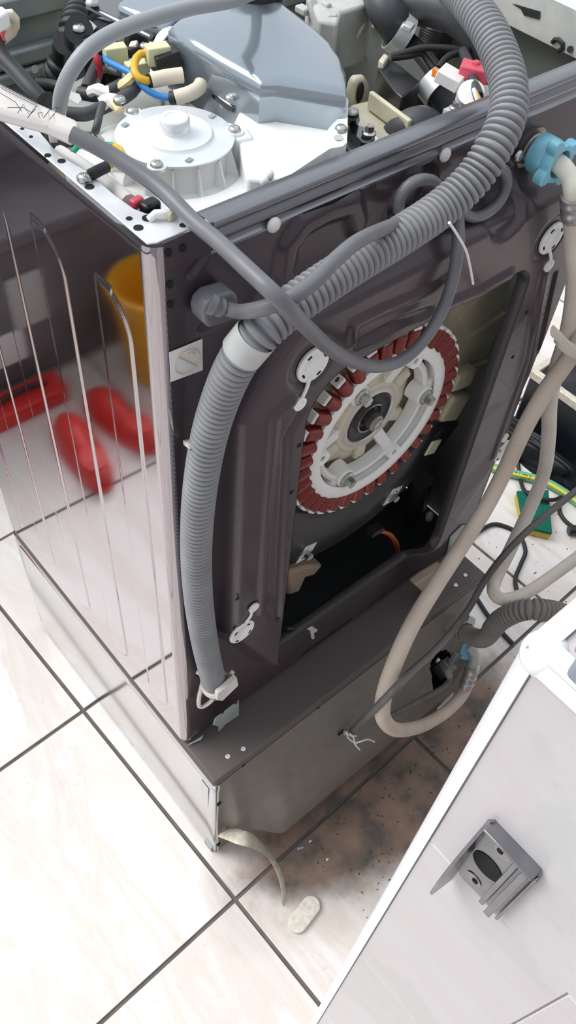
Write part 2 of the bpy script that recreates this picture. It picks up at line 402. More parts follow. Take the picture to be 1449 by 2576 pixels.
# half-height tiled wall beside the camera
XW, YW, ZW = -.086, -.437, 1.446
hw = MB().box((XW + .0018 + .30, YW - .0025 - .55, (ZW - .003) / 2), (.60, 1.10, ZW - .003)).build('wall_half', 'wall_grout', kind='structure')
hw['label'] = 'half-height wall faced with pale pinkish-grey tiles and white corner trim'
def wtile(name, p0, p1, thick_axis):
    c = [(a + b) / 2 for a, b in zip(p0, p1)]; s_ = [abs(a - b) for a, b in zip(p0, p1)]
    return MB().box(c, s_).build(name, 'wall_tile', hw, bevel=.0008)
rows = [0.004, .066, .434, .812, 1.181, ZW - .0115]
for k in range(5):
    cuts = [YW - .0110, YW - .135 - .0, YW - .505, YW - .875, YW - 1.10] if k == 3 else [YW - .0110, YW - .31, YW - .68, YW - 1.10] if k != 4 else [YW - .0110, YW - .46, YW - .83, YW - 1.10]
    for a, b in zip(cuts[:-1], cuts[1:]):
        wtile('tile', (XW, a - .0006, rows[k] + .0006), (XW + .0085, b + .0006, rows[k + 1] - .0006), 0)
for a, b in ((XW + .0121, XW + .3), (XW + .302, XW + .6)):
    wtile('tile', (a, YW - .0121, ZW - .009), (b, YW - .42, ZW - .0015), 2); wtile('tile', (a, YW - .422, ZW - .009), (b, YW - 1.0, ZW - .0015), 2)
for a, b in ((0.004, .434), (.436, .812), (.814, 1.181), (1.183, ZW - .013)):
    wtile('tile', (XW + .014, YW - .009, a), (XW + .3, YW - .001, b), 1); wtile('tile', (XW + .302, YW - .009, a), (XW + .6, YW - .001, b), 1)
def quarter(name, corner, d1, d2, along, r, label):
    """quarter-round edging: profile from corner+d1*r to corner+d2*r, extruded along"""
    c = V(corner); d1, d2, al = V(d1), V(d2), V(along); prof = []
    o = c + d1 * r + d2 * r
    for i in range(9):
        t = math.pi / 2 * i / 8; prof.append(o - d1 * r * math.cos(t) - d2 * r * math.sin(t))
    prof += [c + d2 * .001 + d1 * r * 1.0 + d2 * r * .6, c + d1 * .001 + d1 * r * .6 + d2 * r]
    prof = prof[:9] + [o]
    return MB().prism(prof, al).build(name, 'trim_white', smooth=30, kind='structure', label=label)
quarter('trim_1', (XW - .0015, YW + .0015, 0), (1, 0, 0), (0, -1, 0), (0, 0, ZW - .010), .0125, 'white quarter-round trim on the upright corner of the half wall')
quarter('trim_2', (XW - .0015, YW - .010, ZW + .0015), (1, 0, 0), (0, 0, -1), (0, -1.09, 0), .0135, 'white quarter-round trim along the long top edge of the half wall')
quarter('trim_3', (XW + .010, YW + .0015, ZW + .0015), (0, -1, 0), (0, 0, -1), (.59, 0, 0), .0135, 'white quarter-round trim along the short top edge of the half wall')
t4 = MB().sphere((XW + .010, YW - .010, ZW - .010), .0123, 20).build('trim_4', 'trim_white', kind='structure'); t4['label'] = 'rounded white corner piece where the half-wall trims meet'

# ================================================================ pedestal washer
PW, PD, PZT, PY0 = .686, .575, .388, -.083
ped = thing('pedestal_washer', (PW / 2, .25, 0), 'low grey pedestal washer under the opened washing machine', 'pedestal')
# top plate with turned-down rounded edge
tp = MB().box((PW / 2, (PY0 + PD) / 2, PZT - .011), (PW, PD - PY0, .022)).build('top_plate', 'ped_top', ped, bevel=.006, seg=3)
# left side panel: long flat sheet with a slightly rounded back edge and a shallow step near the top
ys = np.r_[np.linspace(PD, PY0 + .008, 40), PY0 + .008 - .008 * np.sin(np.linspace(.2, 1, 6) * math.pi / 2)]
zs = np.r_[np.linspace(.014, .33, 24), .335, .338, .341, .344, .355, .3655]
Yg, Zg = np.meshgrid(ys, zs, indexing='ij'); d = np.clip((PY0 + .008 - Yg) / .008, 0, 1)
Xg = .003 + .008 * (1 - np.sqrt(np.maximum(0, 1 - d * d))) + .0022 * smoothstep((Zg - .336) / .007) - .0025 * np.exp(-((Zg - .16) / .12) ** 2)
grid_mesh('side_panel', np.stack([Xg, Yg, Zg], -1), np.ones((len(ys) - 1, len(zs) - 1), bool), 'ped_steel', ped, label='polished grey side reflecting the floor')
MB().box((PW - .004, (PY0 + PD) / 2, .19), (.006, PD - PY0 - .01, .352)).build('side_panel', 'ped_steel', ped)
MB().box((PW / 2, PD + .012, .195), (PW - .006, .024, .35)).build('drawer_front', 'ped_steel', ped, bevel=.008)
MB().box((PW / 2, (PY0 + PD) / 2 + .02, .03), (PW - .03, PD - PY0 - .06, .02)).build('base_frame', 'inner_dark', ped)
# pressed back panel that bulges outwards
xs = np.linspace(.004, PW - .004, 150); zs = np.linspace(.012, .366, 90); Xg, Zg = np.meshgrid(xs, zs, indexing='ij')
def ped_h(X, Z):
    left = .42 * smoothstep((X - .020) / .016) + .58 * smoothstep((X - .058) / .06)
    right = smoothstep((PW - .016 - X) / .06)
    u_ = np.clip((.362 - Z) / .15, 0, 1.25); top = np.where(u_ < .9, u_, .9 + .1 * np.sin(np.clip((u_ - .9) / .2, 0, 1) * math.pi / 2))
    bot = smoothstep((Z - .078 - .02 * smoothstep((.12 - X) / .08)) / .014)
    h = .074 * left * right * top * bot
    # shallow pressed crease running along the upper slope
    h = h + .004 * np.exp(-((Z - .245 - .02 * X) / .009) ** 2) * smoothstep((X - .08) / .05) * smoothstep((.62 - X) / .05)
    return h
Hg = ped_h(Xg, Zg); Pg = np.stack([Xg, PY0 + .001 - Hg, Zg], -1)
rec = sd_rbox((Xg[:-1, :-1] + Xg[1:, 1:]) / 2, (Zg[:-1, :-1] + Zg[1:, 1:]) / 2, .506, .562, .205, .285, (.02, .02, .01, .01))
grid_mesh('back_panel', Pg, rec > 0, 'ped_back', ped, smooth=180, label='dusty pressed-metal back panel bulging outwards')
MB().box((.534, -.102, .245), (.085, .004, .11)).build('recess_plate', 'inner_dark', ped)
# small fittings
for p in [(0.0471,-0.0592,0.3880),(0.0759,-0.0651,0.3880),(0.6153,-0.0618,0.3880),(0.6484,-0.0574,0.3880)]:
    MB().lathe(p, (0, 0, 1), [(.0042, -.0005), (.0042, .0012), (.0026, .0016), (.0022, .0004), (0, .0004)], 16).build('rivet', 'galv', ped)
for p in [(0.0097,-0.0830,0.2791),(0.0093,-0.0830,0.0526)]:
    MB().bar(V(p) + Vector((-.003, -.0008, -.003)), V(p) + Vector((.004, -.0008, .003)), .003, .002).build('slot', 'hole_black', ped)
for p in [(0.0626,-0.0884,0.3876),(0.2330,-0.0808,0.3876)]:
    MB().box((V(p).x, PY0 - .0005, .372), (.006, .002, .003)).build('slot', 'hole_black', ped)
lp = [V(q) for q in [(0.0020,-0.0431,0.3265),(0.0020,-0.0648,0.3248),(0.0020,-0.0625,0.2311),(0.0020,-0.0422,0.2378)]]
MB().prism(lp, (-.0012, 0, 0)).build('label', 'label_pale', ped, label='small pale rectangular sticker near the back corner')
for x, y in ((.03, -.05), (PW - .03, -.05), (.03, PD - .04), (PW - .03, PD - .04)):
    MB().lathe((x, y, 0), (0, 0, 1), [(0, 0), (.02, 0), (.021, .004), (.017, .008), (.009, .009), (.009, .022)], 20).build('foot', 'black_rubber', ped)
MB().box((.003, -.062, .012), (.008, .022, .022)).build('foot_bracket', 'galv_dark', ped)
# right end: outlet stub, connector block, brackets, cover disc
def yplane(pts, th, name, m, par, label=None, bevel=.001): return MB().prism(pts, (0, -th, 0)).build(name, m, par, label=label, bevel=bevel)
yplane([(0.5681,-0.1350,0.2746),(0.6141,-0.1400,0.2217),(0.6606,-0.1400,0.0682),(0.6431,-0.1400,0.0150),(0.5610,-0.1400,0.1874),(0.5566,-0.1350,0.2544)], .008, 'outlet_cover', 'inner_wall', ped, 'grey rounded plastic cover beside the outlet')
MB().bar((0.5651,-0.1250,0.1778), (0.5602,-0.1400,0.2372), .03, .02).build('connector', 'hose_grey_dirty', ped)
MB().tube(spline([(0.5343,-0.1400,0.2672),(0.5091,-0.1650,0.3040),(0.5105,-0.1700,0.2933)], .004), .007, 10).build('connector_boot', 'hose_grey_dirty', ped)
yplane([(0.6386,-0.1000,0.3041),(0.6732,-0.1000,0.2580),(0.6814,-0.1000,0.2202),(0.6368,-0.1000,0.2696)], .006, 'bracket', 'label_pale', ped)
yplane([(0.5707,-0.1500,0.0351),(0.6166,-0.1500,0.0561),(0.6223,-0.1500,0.0128),(0.5829,-0.1500,0.0026)], .004, 'bracket', 'label_pale', ped)
MB().sphere((0.6088,-0.1550,0.1512), .005, 8, (1, 1, .8)).build('plug_pin', 'blue_deep', ped)
MB().sphere((0.5273,-0.1550,0.1276), .004, 8, (1, 1, .8)).build('plug_pin', 'blue_deep', ped)

# ================================================================ washing machine
MW, MD, ZB, ZT = .710, .575, .402, 1.376
wm = thing('washing_machine', (MW / 2, .28, PZT), 'opened dark washing machine with its lid off and motor coils bare', 'washing machine')
# --- left side sheet with pressed pleats, wrapping round the back corner
RC = .014
ya = np.linspace(MD, RC, 440); ang = np.linspace(0, 1, 9)[1:] * math.pi / 2
ycoord = np.r_[ya, RC - RC * np.sin(ang)]; xo = np.r_[np.zeros(len(ya)), RC - RC * np.cos(ang)]
zv = np.unique(np.r_[np.linspace(ZB, .43, 8), np.linspace(.43, .53, 40), np.linspace(.53, 1.2, 40), np.linspace(1.2, 1.32, 50), np.linspace(1.32, ZT - .004, 12)])
Yg, Zg = np.meshgrid(ycoord, zv, indexing='ij'); Xg = np.repeat(xo[:, None], len(zv), 1)
H = np.zeros_like(Yg)
for k in range(5):
    y0 = .068 + .116 * k
    s_ = sd_rbox(Yg, Zg, y0 - .030, y0 + .029, .452, 1.297, (.050, .007, .010, .046))
    H = np.maximum(H, .0015 * smoothstep(-s_ / .0052))
Xg = Xg - H
topr = np.clip((Zg - (ZT - .008)) / .006, 0, 1); Xg = Xg + .003 * topr ** 2 * (Yg > 0)
grid_mesh('side_panel', np.stack([Xg, Yg, Zg], -1), np.ones((len(ycoord) - 1, len(zv) - 1), bool), 'side_steel', wm, smooth=180, label='mirror-polished dark steel side with long pressed pleats')
MB().box((MW - .001, MD / 2, (ZB + ZT) / 2), (.002, MD, ZT - ZB - .002)).build('side_panel', 'inner_wall', wm)
MB().box((MW / 2, MD - .003, (ZB + ZT) / 2 - .01), (MW - .006, .004, ZT - ZB - .03)).build('front_panel', 'galv_dark', wm)
for z, w in ((1.325, .03), (1.268, .022), (1.245, .018)):
    MB().box((MW / 2, MD - .012, z), (MW - .01, .016, w)).build('stiffener', 'galv_dark', wm, bevel=.005)
MB().box((.006, MD / 2, (ZB + ZT) / 2), (.003, MD - .03, ZT - ZB - .03)).build('inner_panel', 'inner_dark', wm)
MB().box((MW / 2, MD / 2, ZB + .004), (MW - .02, MD - .02, .006)).build('base_plate', 'inner_dark', wm)
for x, y in ((.05, .04), (MW - .05, .04), (.05, MD - .05), (MW - .05, MD - .05)):
    MB().lathe((x, y, PZT), (0, 0, 1), [(0, 0), (.02, 0), (.02, .006), (.014, .010), (.010, .016)], 18).build('foot', 'black_rubber', wm)
# --- pressed back panel
xs = np.linspace(RC, MW - .004, 232); zs = np.linspace(ZB + .002, ZT - .028, 318); Xg, Zg = np.meshgrid(xs, zs, indexing='ij')
OP = (.161, .537, .535, 1.165); OR = (.062, .036, .055, .028)
BP = [(.072, .735), (.158, .548), (.552, .548), (.640, .735), (.640, 1.12), (.585, 1.268), (.135, 1.268), (.072, 1.16)]
def back_h(X, Z):
    sb = sd_poly(X, Z, BP) - .024
    h = .040 * smoothstep(-sb / (.030 + .02 * smoothstep((Z - 1.2) / .08)))
    for w, hh, pts in RIBS:
        h = h + hh * (1 - smoothstep((sd_line(X, Z, pts) - w * .35) / (w * .65)))
    for cx, cz, r, hh in DISH:
        h = h + hh * (1 - smoothstep((np.hypot(X - cx, Z - cz) - r) / .006))
    h = np.where(X < .03, h * smoothstep((X - RC) / .012), h)
    return h
def xz(pts): return [(p[0], p[2]) for p in pts]
RIBS = [
 (.016, .008, xz([(0.1478,0.0000,1.2883),(0.1503,0.0000,1.3182),(0.1680,0.0000,1.3359),(0.1988,0.0000,1.3388),(0.2284,0.0000,1.3349),(0.2396,0.0000,1.3101)])),
 (.006, -.004, xz([(0.0406,0.0000,1.3339),(0.0535,0.0000,1.3447),(0.0621,0.0000,1.3610)])),
 (.005, -.004, xz([(0.0514,0.0000,1.2687),(0.0754,0.0000,1.2679),(0.1138,0.0000,1.2640)])),
 (.008, .0045, xz([(0.1372,-0.0400,1.1573),(0.1134,-0.0400,1.1480),(0.1115,-0.0400,1.0180),(0.1147,-0.0400,0.7602)])),
 (.006, -.004, xz([(0.1535,-0.0400,1.1328),(0.1345,-0.0400,1.1043),(0.1405,-0.0400,0.9577),(0.1517,-0.0400,0.7008)])),
 (.009, .005, xz([(0.2157,-0.0400,1.1996),(0.2146,-0.0400,1.2229),(0.2549,-0.0400,1.2220),(0.3360,-0.0400,1.2141),(0.3666,-0.0400,1.2194)])),
 (.009, -.005, xz([(0.2288,-0.0400,1.1908),(0.2860,-0.0400,1.1901),(0.3394,-0.0400,1.1798)])),
 (.010, .005, xz([(0.3671,-0.0400,1.1754),(0.4242,-0.0400,1.1695),(0.4819,-0.0400,1.1704)])),
 (.012, -.006, xz([(0.2288,-0.0200,1.2801),(0.3092,-0.0300,1.2819),(0.3859,-0.0300,1.2718),(0.4869,-0.0300,1.2548)])),
 (.010, .004, xz([(0.5682,-0.0400,1.1337),(0.6090,-0.0400,0.9703),(0.6143,-0.0400,0.7494)])),
 (.006, -.003, xz([(0.5941,-0.0400,1.1226),(0.6331,-0.0400,0.9576),(0.6419,-0.0400,0.7308)])),
]
DISH = [(*xz([(0.1603,-0.0400,1.1975)])[0], .026, -.005), (*xz([(0.5507,-0.0400,1.1948)])[0], .026, -.005), (*xz([(0.3204,0.0000,1.3113)])[0], .03, -.012), (*xz([(0.4508,0.0000,1.2670)])[0], .032, -.010)]
Hb = back_h(Xg, Zg)
so_ = sd_rbox(Xg, Zg, *OP, OR); cell = max(xs[1] - xs[0], zs[1] - zs[0])
ins = so_ < 0; keep_v = ~ins
kc = keep_v[:-1, :-1] | keep_v[1:, :-1] | keep_v[:-1, 1:] | keep_v[1:, 1:]
e = 1e-4; gx = (sd_rbox(Xg + e, Zg, *OP, OR) - so_) / e; gz = (sd_rbox(Xg, Zg + e, *OP, OR) - so_) / e
mv = ins & (so_ > -cell * 1.6)
X2 = np.where(mv, Xg - gx * so_, Xg); Z2 = np.where(mv, Zg - gz * so_, Zg); Hb = back_h(X2, Z2)
grid_mesh('back_panel', np.stack([X2, -Hb, Z2], -1), kc, 'back_paint', wm, smooth=180, label='dark purple-brown pressed back panel with a large service opening')
# turned-in rim of the service opening
def rbox_loop(x0, x1, z0, z1, r, n=10):
    L_ = []
    for cx, cz, rr, a in ((x1 - r[1], z1 - r[1], r[1], 0), (x0 + r[0], z1 - r[0], r[0], .5), (x0 + r[3], z0 + r[3], r[3], 1), (x1 - r[2], z0 + r[2], r[2], 1.5)):
        for i in range(n + 1): t = math.pi * (a + .5 * i / n); L_.append((cx + rr * math.cos(t), cz + rr * math.sin(t)))
    return L_
def loop_strip(loops):
    b = MB(); k = len(loops[0])
    for L_ in loops: b.v += [tuple(p) for p in L_]
    for a in range(len(loops) - 1):
        for i in range(k): b.f.append((a * k + i, a * k + (i + 1) % k, (a + 1) * k + (i + 1) % k, (a + 1) * k + i))
    return b
l0 = rbox_loop(*OP, OR); l1 = rbox_loop(OP[0] + .004, OP[1] - .004, OP[2] + .004, OP[3] - .004, OR)
yb = [-float(back_h(np.array([x]), np.array([z]))[0]) for x, z in l0]
loop_strip([[(x, y - .0004, z) for (x, z), y in zip(l0, yb)], [(x, y + .004, z) for (x, z), y in zip(l1, yb)], [(x, y + .017, z) for (x, z), y in zip(l1, yb)]]).build('opening_rim', 'dark_paint', wm, smooth=50)
# stiffening lip along the bottom of the opening
for a, b_ in ((.215, .33), (.37, .50)):
    MB().box(((a + b_) / 2, -.0405, .522), (b_ - a, .004, .006)).build('slot', 'hole_black', wm, bevel=.002)
# --- top rails
def plate(pts, z, th, name, m, par, label=None, bevel=.0008): return MB().prism([(p[0], p[1], z) for p in pts], (0, 0, -th)).build(name, m, par, label=label, bevel=bevel)
cp = [(0.0009,0.0064,1.3760),(0.0101,0.0007,1.3760),(0.0492,0.0017,1.3760),(0.0521,0.0135,1.3760),(0.0481,0.0197,1.3760),(0.0361,0.0300,1.3760),(0.0263,0.0417,1.3760),(0.0218,0.0532,1.3760),(0.0202,0.0795,1.3760),(0.0207,0.1233,1.3760),(0.0147,0.1587,1.3760)]
cp = [(max(.003, p[0]), max(.003, p[1]), p[2]) for p in cp] + [(.034, .30, ZT), (.034, MD - .01, ZT), (.003, MD - .01, ZT)]
plate(cp, ZT, .002, 'corner_plate', 'galv', wm, 'bright galvanised rail and corner plate along the left side')
for p, r in zip([(0.0105,0.0428,1.3760),(0.0094,0.0278,1.3760),(0.0411,0.0100,1.3760),(0.0091,0.1010,1.3760),(0.0110,0.1492,1.3760),(0.0058,0.1638,1.3760),(0.0102,0.2159,1.3760),(0.0097,0.1994,1.3760),(0.0234,0.0346,1.3760)], (.0028, .0042, .003, .0042, .0036, .003, .0018, .0018, .005)):
    MB().cone((p[0], p[1], ZT - .001), (p[0], p[1], ZT + .0004), r, r, 16).build('screw_hole', 'hole_black', wm)
# back top flange, folded
prof = [(.0005, -.034), (-.0005, -.028), (.003, -.0255), (.003, -.0215), (-.0005, -.019), (-.0005, -.0145), (.0025, -.0125), (.0025, -.0095), (-.0003, -.007), (.0002, -.003), (.002, -.001), (.006, .0), (.020, -.0005), (.022, -.003), (.022, -.012)]
fb = MB()
for xx in (.062, MW - .002): fb.v += [(xx, y, ZT + z) for y, z in prof]
k = len(prof)
fb.f += [(i, i + 1, k + i + 1, k + i) for i in range(k - 1)]
fb.build('back_flange', 'rim_sheen', wm, smooth=60)
MB().box(((RC + .066) / 2, .0010, 1.361), (.066 - RC, .0024, .028)).build('corner_gusset', 'back_paint', wm, bevel=.0006)
# small drilled holes and studs on the back
for p in [(0.0184,-0.0010,1.3650),(0.0331,-0.0010,1.3637),(0.0183,-0.0010,1.3335),(0.0181,-0.0010,1.3128)]:
    MB().lathe(p, (0, -1, 0), [(.0038, 0), (.0034, .0008), (.0022, .0004), (0, -.0003)], 14).build('screw_hole', 'hole_black', wm)
for p, a in zip([(0.2018,-0.0400,1.1525),(0.1550,-0.0400,1.0781),(0.1504,-0.0400,0.9982),(0.1497,-0.0400,0.7074),(0.0719,-0.0400,0.8367),(0.5067,-0.0400,1.1528),(0.5570,-0.0400,1.0773),(0.5622,-0.0400,0.9963)], range(8)):
    MB().lathe(p, (0, -1, 0), [(.0035, 0), (.0028, .0008), (.0018, .0005), (0, .0)], 12).build('screw_hole', 'hole_black', wm)
for p in [(0.1298,-0.0030,1.3502),(0.3542,-0.0030,1.3461)]:
    MB().sphere(p, .0075, 12, (1, .6, 1)).build('plastic_stud', 'white_matte', wm, label='small white plastic stud')
MB().bar((0.0245,-0.0060,1.1383), (0.0146,-0.0300,1.1598), .006, .005).build('hose_clip', 'clip_white', wm)
# galvanised foot plate at the bottom corner
yplane([(0.0435,-0.0210,0.4556),(0.0485,-0.0210,0.4748),(0.0980,-0.0210,0.4768),(0.0995,-0.0210,0.4169),(0.0703,-0.0210,0.4218),(0.0559,-0.0210,0.4098),(0.0550,-0.0210,0.4334)], .002, 'foot_plate', 'galv_dark', wm, 'small galvanised plate at the lower corner')
for p in [(0.0629,-0.0235,0.4792),(0.0910,-0.0235,0.4781)]: MB().cone(p, V(p) + Vector((0, -.0006, 0)), .003, .003, 12).build('screw_hole', 'hole_black', wm)
MB().prism([(0.0035,-0.0021,0.3920),(0.0279,-0.0088,0.3920),(0.0367,-0.0048,0.3920),(0.0269,-0.0044,0.3920)], (0, 0, .002)).build('foot_shim', 'galv', wm)
yplane([(0.6393,0.0000,0.4637),(0.6691,0.0000,0.4784),(0.6967,0.0000,0.4590),(0.6780,0.0000,0.4157),(0.6507,0.0000,0.3891)], .003, 'foot_plate', 'galv_dark', wm)
MB().prism([(0.4879,-0.0300,0.4898),(0.5046,-0.0300,0.4904),(0.5153,-0.0300,0.4899),(0.5667,-0.0300,0.4797),(0.5841,-0.0300,0.4280),(0.5740,-0.0300,0.3883),(0.5563,-0.0300,0.3906),(0.5226,-0.0300,0.4334)], (0, -.020, 0)).build('drain_flap', 'gasket_brown', wm, bevel=.004, seg=3, label='brownish plastic flap hanging under the opening')

# --- tether caps plugging the transit-bolt holes
def cap(cpix, tail, rot, r=.0215):
    c = V(cpix); o = MB().lathe(c, (0, -1, 0), [(r, 0), (r, .0025), (r * .94, .0036), (r * .6, .0036), (r * .56, .0030), (0, .0030)], 28).build('transit_cap', 'white_plastic', wm, label='white plastic transit-bolt cap with a tether')
    t = [V(q) for q in tail]; MB().tube(spline(t, .004), .0022, 8).build('tether', 'white_plastic', o)
    e = t[-1]; MB().lathe(e, (0, -1, 0), [(.0085, 0), (.0085, .003), (.006, .0034), (.005, .0022), (.003, .0022), (.0028, .0034), (0, .0034)], 20).build('tether_ring', 'white_plastic', o)
    for q in range(4):
        a = rot + q * math.pi / 2; d = Vector((math.cos(a), 0, math.sin(a))); n = Vector((-d.z, 0, d.x)); p = c + d * r * .74 + Vector((0, -.0036, 0))
        MB().bar(p - n * .0028, p + n * .0028, .0024, .0012, (0, 1, 0)).build('slit', 'hole_black', o)
cap((0.1644,-0.0360,1.1924), [(0.1591,-0.0400,1.1789),(0.1557,-0.0410,1.1675),(0.1511,-0.0410,1.1580),(0.1474,-0.0400,1.1490)], .5)
cap((0.5582,-0.0360,1.1897), [(0.5581,-0.0400,1.1748),(0.5672,-0.0410,1.1600),(0.5688,-0.0410,1.1534),(0.5689,-0.0400,1.1474)], .5)
cap((0.0829,-0.0380,0.7397), [(0.0867,-0.0420,0.7637),(0.0948,-0.0420,0.7723),(0.0971,-0.0420,0.7845),(0.0989,-0.0420,0.7920)], .9)
cap((0.6396,-0.0380,0.7476), [(0.6317,-0.0420,0.7710),(0.6319,-0.0420,0.7805),(0.6234,-0.0420,0.7917),(0.6223,-0.0420,0.7942)], .9)
# --- sticker
sp = [(0.0133,-0.0010,1.2612),(0.0505,-0.0010,1.2585),(0.0503,-0.0010,1.2199),(0.0132,-0.0010,1.2250)]
st = MB().prism(sp, (0, -.0008, 0)).build('sticker', 'sticker', wm, label='white square sticker with a pale orange prohibition sign')
a, b_, c_, d_ = [V(p) for p in sp]; sc = (a + b_ + c_ + d_) / 4 + Vector((0, -.0012, 0)); su = (b_ - a) / 2; sv = (a - d_) / 2
MB().tube([sc + su * (.78 * math.cos(t)) + sv * (.78 * math.sin(t)) for t in [2 * math.pi * i / 32 for i in range(33)]], .0011, 6, caps=False, flat=.5).build('ring_mark', 'sticker_mark', st)
MB().tube([sc - su * .55 + sv * .55, sc + su * .55 - sv * .55], .0014, 6, flat=.5).build('slash_mark', 'sticker_mark', st)
MB().tube(spline([sc + su * .05 + sv * .45, sc + su * .3 + sv * .5, sc + su * .5 + sv * .25, sc + su * .4 + sv * .1], .002), .0010, 6, flat=.5).build('tap_mark', 'sticker_mark', st)

# --- tub, seen through the opening and from above
TC = Vector((.353, 0, .948))
tub = MB().lathe(TC, (0, 1, 0), [(.055, .045), (.075, .048), (.10, .050), (.18, .048), (.298, .048), (.310, .054), (.316, .08), (.316, .36), (.320, .37), (.320, .40), (.30, .42), (.28, .50), (.14, .505)], 72).build('tub', 'tub_cream', wm, label='cream plastic tub behind the motor')
for k in range(20):
    t = 2 * math.pi * (k + .3) / 20; d = Vector((math.cos(t), 0, math.sin(t)))
    MB().bar(TC + d * .19 + Vector((0, .046, 0)), TC + d * .300 + Vector((0, .046, 0)), .004, .006, (0, 1, 0)).build('rib', 'tub_cream', tub)
for k, (a, r, s_) in enumerate(((-14, .225, (.05, .03, .035)), (-27, .232, (.055, .04, .05)))):
    t = math.radians(a); MB().box(TC + Vector((r * math.cos(t), .042, r * math.sin(t))), s_, Matrix.Rotation(-t, 3, 'Y')).build('boss', 'tub_cream', tub, bevel=.006, seg=3)
# counterweight below the motor
arc = [math.radians(x) for x in np.linspace(-150, -33, 30)]
cw = MB(); n = len(arc)
for t in arc:
    d = Vector((math.cos(t), 0, math.sin(t)))
    for r, y in ((.172, .05), (.172, .028), (.180, .022), (.272, .022), (.280, .028), (.280, .07)): cw.v.append(tuple(TC + d * r + Vector((0, y, 0))))
for i in range(n - 1):
    for q in range(5): cw.f.append((i * 6 + q, (i + 1) * 6 + q, (i + 1) * 6 + q + 1, i * 6 + q + 1))
cw.f += [tuple(range(5, -1, -1)), tuple(range((n - 1) * 6, n * 6))]
cwo = cw.build('counterweight', 'black_plastic', wm, label='black curved counterweight below the coils')
for p in [(0.2578,0.0160,0.7116),(0.4471,0.0160,0.7119)]:
    screw(V(p) + Vector((0, .006, 0)), (0, -1, 0), .011, cwo, name='bolt', hexh=.008)
    MB().prism([V(p) + Vector((u, .005, w)) for u, w in ((-.02, -.012), (.006, -.016), (.022, .010), (-.002, .018))], (0, .003, 0)).build('washer_plate', 'galv', cwo)

# --- stator: white ring, copper coils, tips, bolts
sto = MB().lathe(TC, (0, -1, 0), [(.112, -.030), (.112, -.012), (.108, -.009), (.108, -.0065), (.112, -.0045), (.1235, -.004), (.1268, -.006), (.1268, -.020), (.1225, -.030)], 90, close=True).build('stator', 'white_plastic', wm, label='white stator ring carrying dark red copper coils')
co = MB(); lx = [.1250 + (.152 - .1250) * i / 42 for i in range(43)]
co.tube([(x, .0140, 0) for x in lx], [.0102 + (.0006 if i % 4 in (1, 2) else 0) - (.0012 if i > 40 else 0) for i in range(43)], 16, flat=1.0)
com = None
tip_pts = []
for i in range(9): 
    t = -.052 + .104 * i / 8; tip_pts.append((.1575 * math.cos(t), 0, .1575 * math.sin(t)))
tip_in = [(.1515 * math.cos(t), 0, .1515 * math.sin(t)) for t in [.05 - .10 * i / 8 for i in range(9)]]
tipb = MB().prism([(p[0], .0070, p[2]) for p in tip_pts + tip_in], (0, .022, 0))
for k in range(36):
    t = 2 * math.pi * (k + .5) / 36; mtx = Matrix.Translation(TC) @ Matrix.Rotation(-t, 4, 'Y')
    if k == 0:
        c0 = co.build('coil', 'copper_red', sto, smooth=25); t0 = tipb.build('coil_tip', 'white_plastic', sto, bevel=.002)
    else:
        c0 = c0.copy(); COL.objects.link(c0); t0 = t0.copy(); COL.objects.link(t0)
    c0.matrix_basis = mtx; t0.matrix_basis = mtx
# inner spokes, arc slots and bolt bosses of the stator carrier
MB().lathe(TC, (0, -1, 0), [(.094, -.034), (.094, -.016), (.098, -.014), (.103, -.016), (.103, -.034)], 72, close=True).build('inner_ring', 'white_matte', sto)
for k in range(6):
    t = math.radians(60 * k); d = Vector((math.cos(t), 0, math.sin(t))); nn = Vector((-d.z, 0, d.x))
    if k % 2 == 0:
        b = MB(); b.lathe(TC + d * .0937, (0, -1, 0), [(0, -.034), (.017, -.034), (.0155, -.010), (.013, -.008), (0, -.008)], 24)
        b.prism([TC + d * .10 + nn * .02 + Vector((0, .012, 0)), TC + d * .115 + nn * .03 + Vector((0, .012, 0)), TC + d * .115 - nn * .03 + Vector((0, .012, 0)), TC + d * .10 - nn * .02 + Vector((0, .012, 0))], (0, .02, 0))
        b.build('bolt_boss', 'white_matte', sto, bevel=.001)
        screw(TC + d * .0937 + Vector((0, .008, 0)), (0, -1, 0), .0125, sto, name='bolt', hexh=.010)
    else:
        b = MB(); b.lathe(TC + d * .103, (0, -1, 0), [(.005, -.020), (.005, -.0075), (.0115, -.0065), (.013, -.012), (.013, -.030)], 24)
        b.build('eyelet', 'white_plastic', sto)
        MB().cone(TC + d * .103 + Vector((0, .0095, 0)), TC + d * .103 + Vector((0, .0105, 0)), .005, .005, 14).build('eyelet_hole', 'galv_dark', sto)
        MB().bar(TC + d * .055 + Vector((0, .034, 0)), TC + d * .10 + Vector((0, .026, 0)), .018, .012, (0, 1, 0)).build('spoke', 'white_matte', sto, bevel=.002)
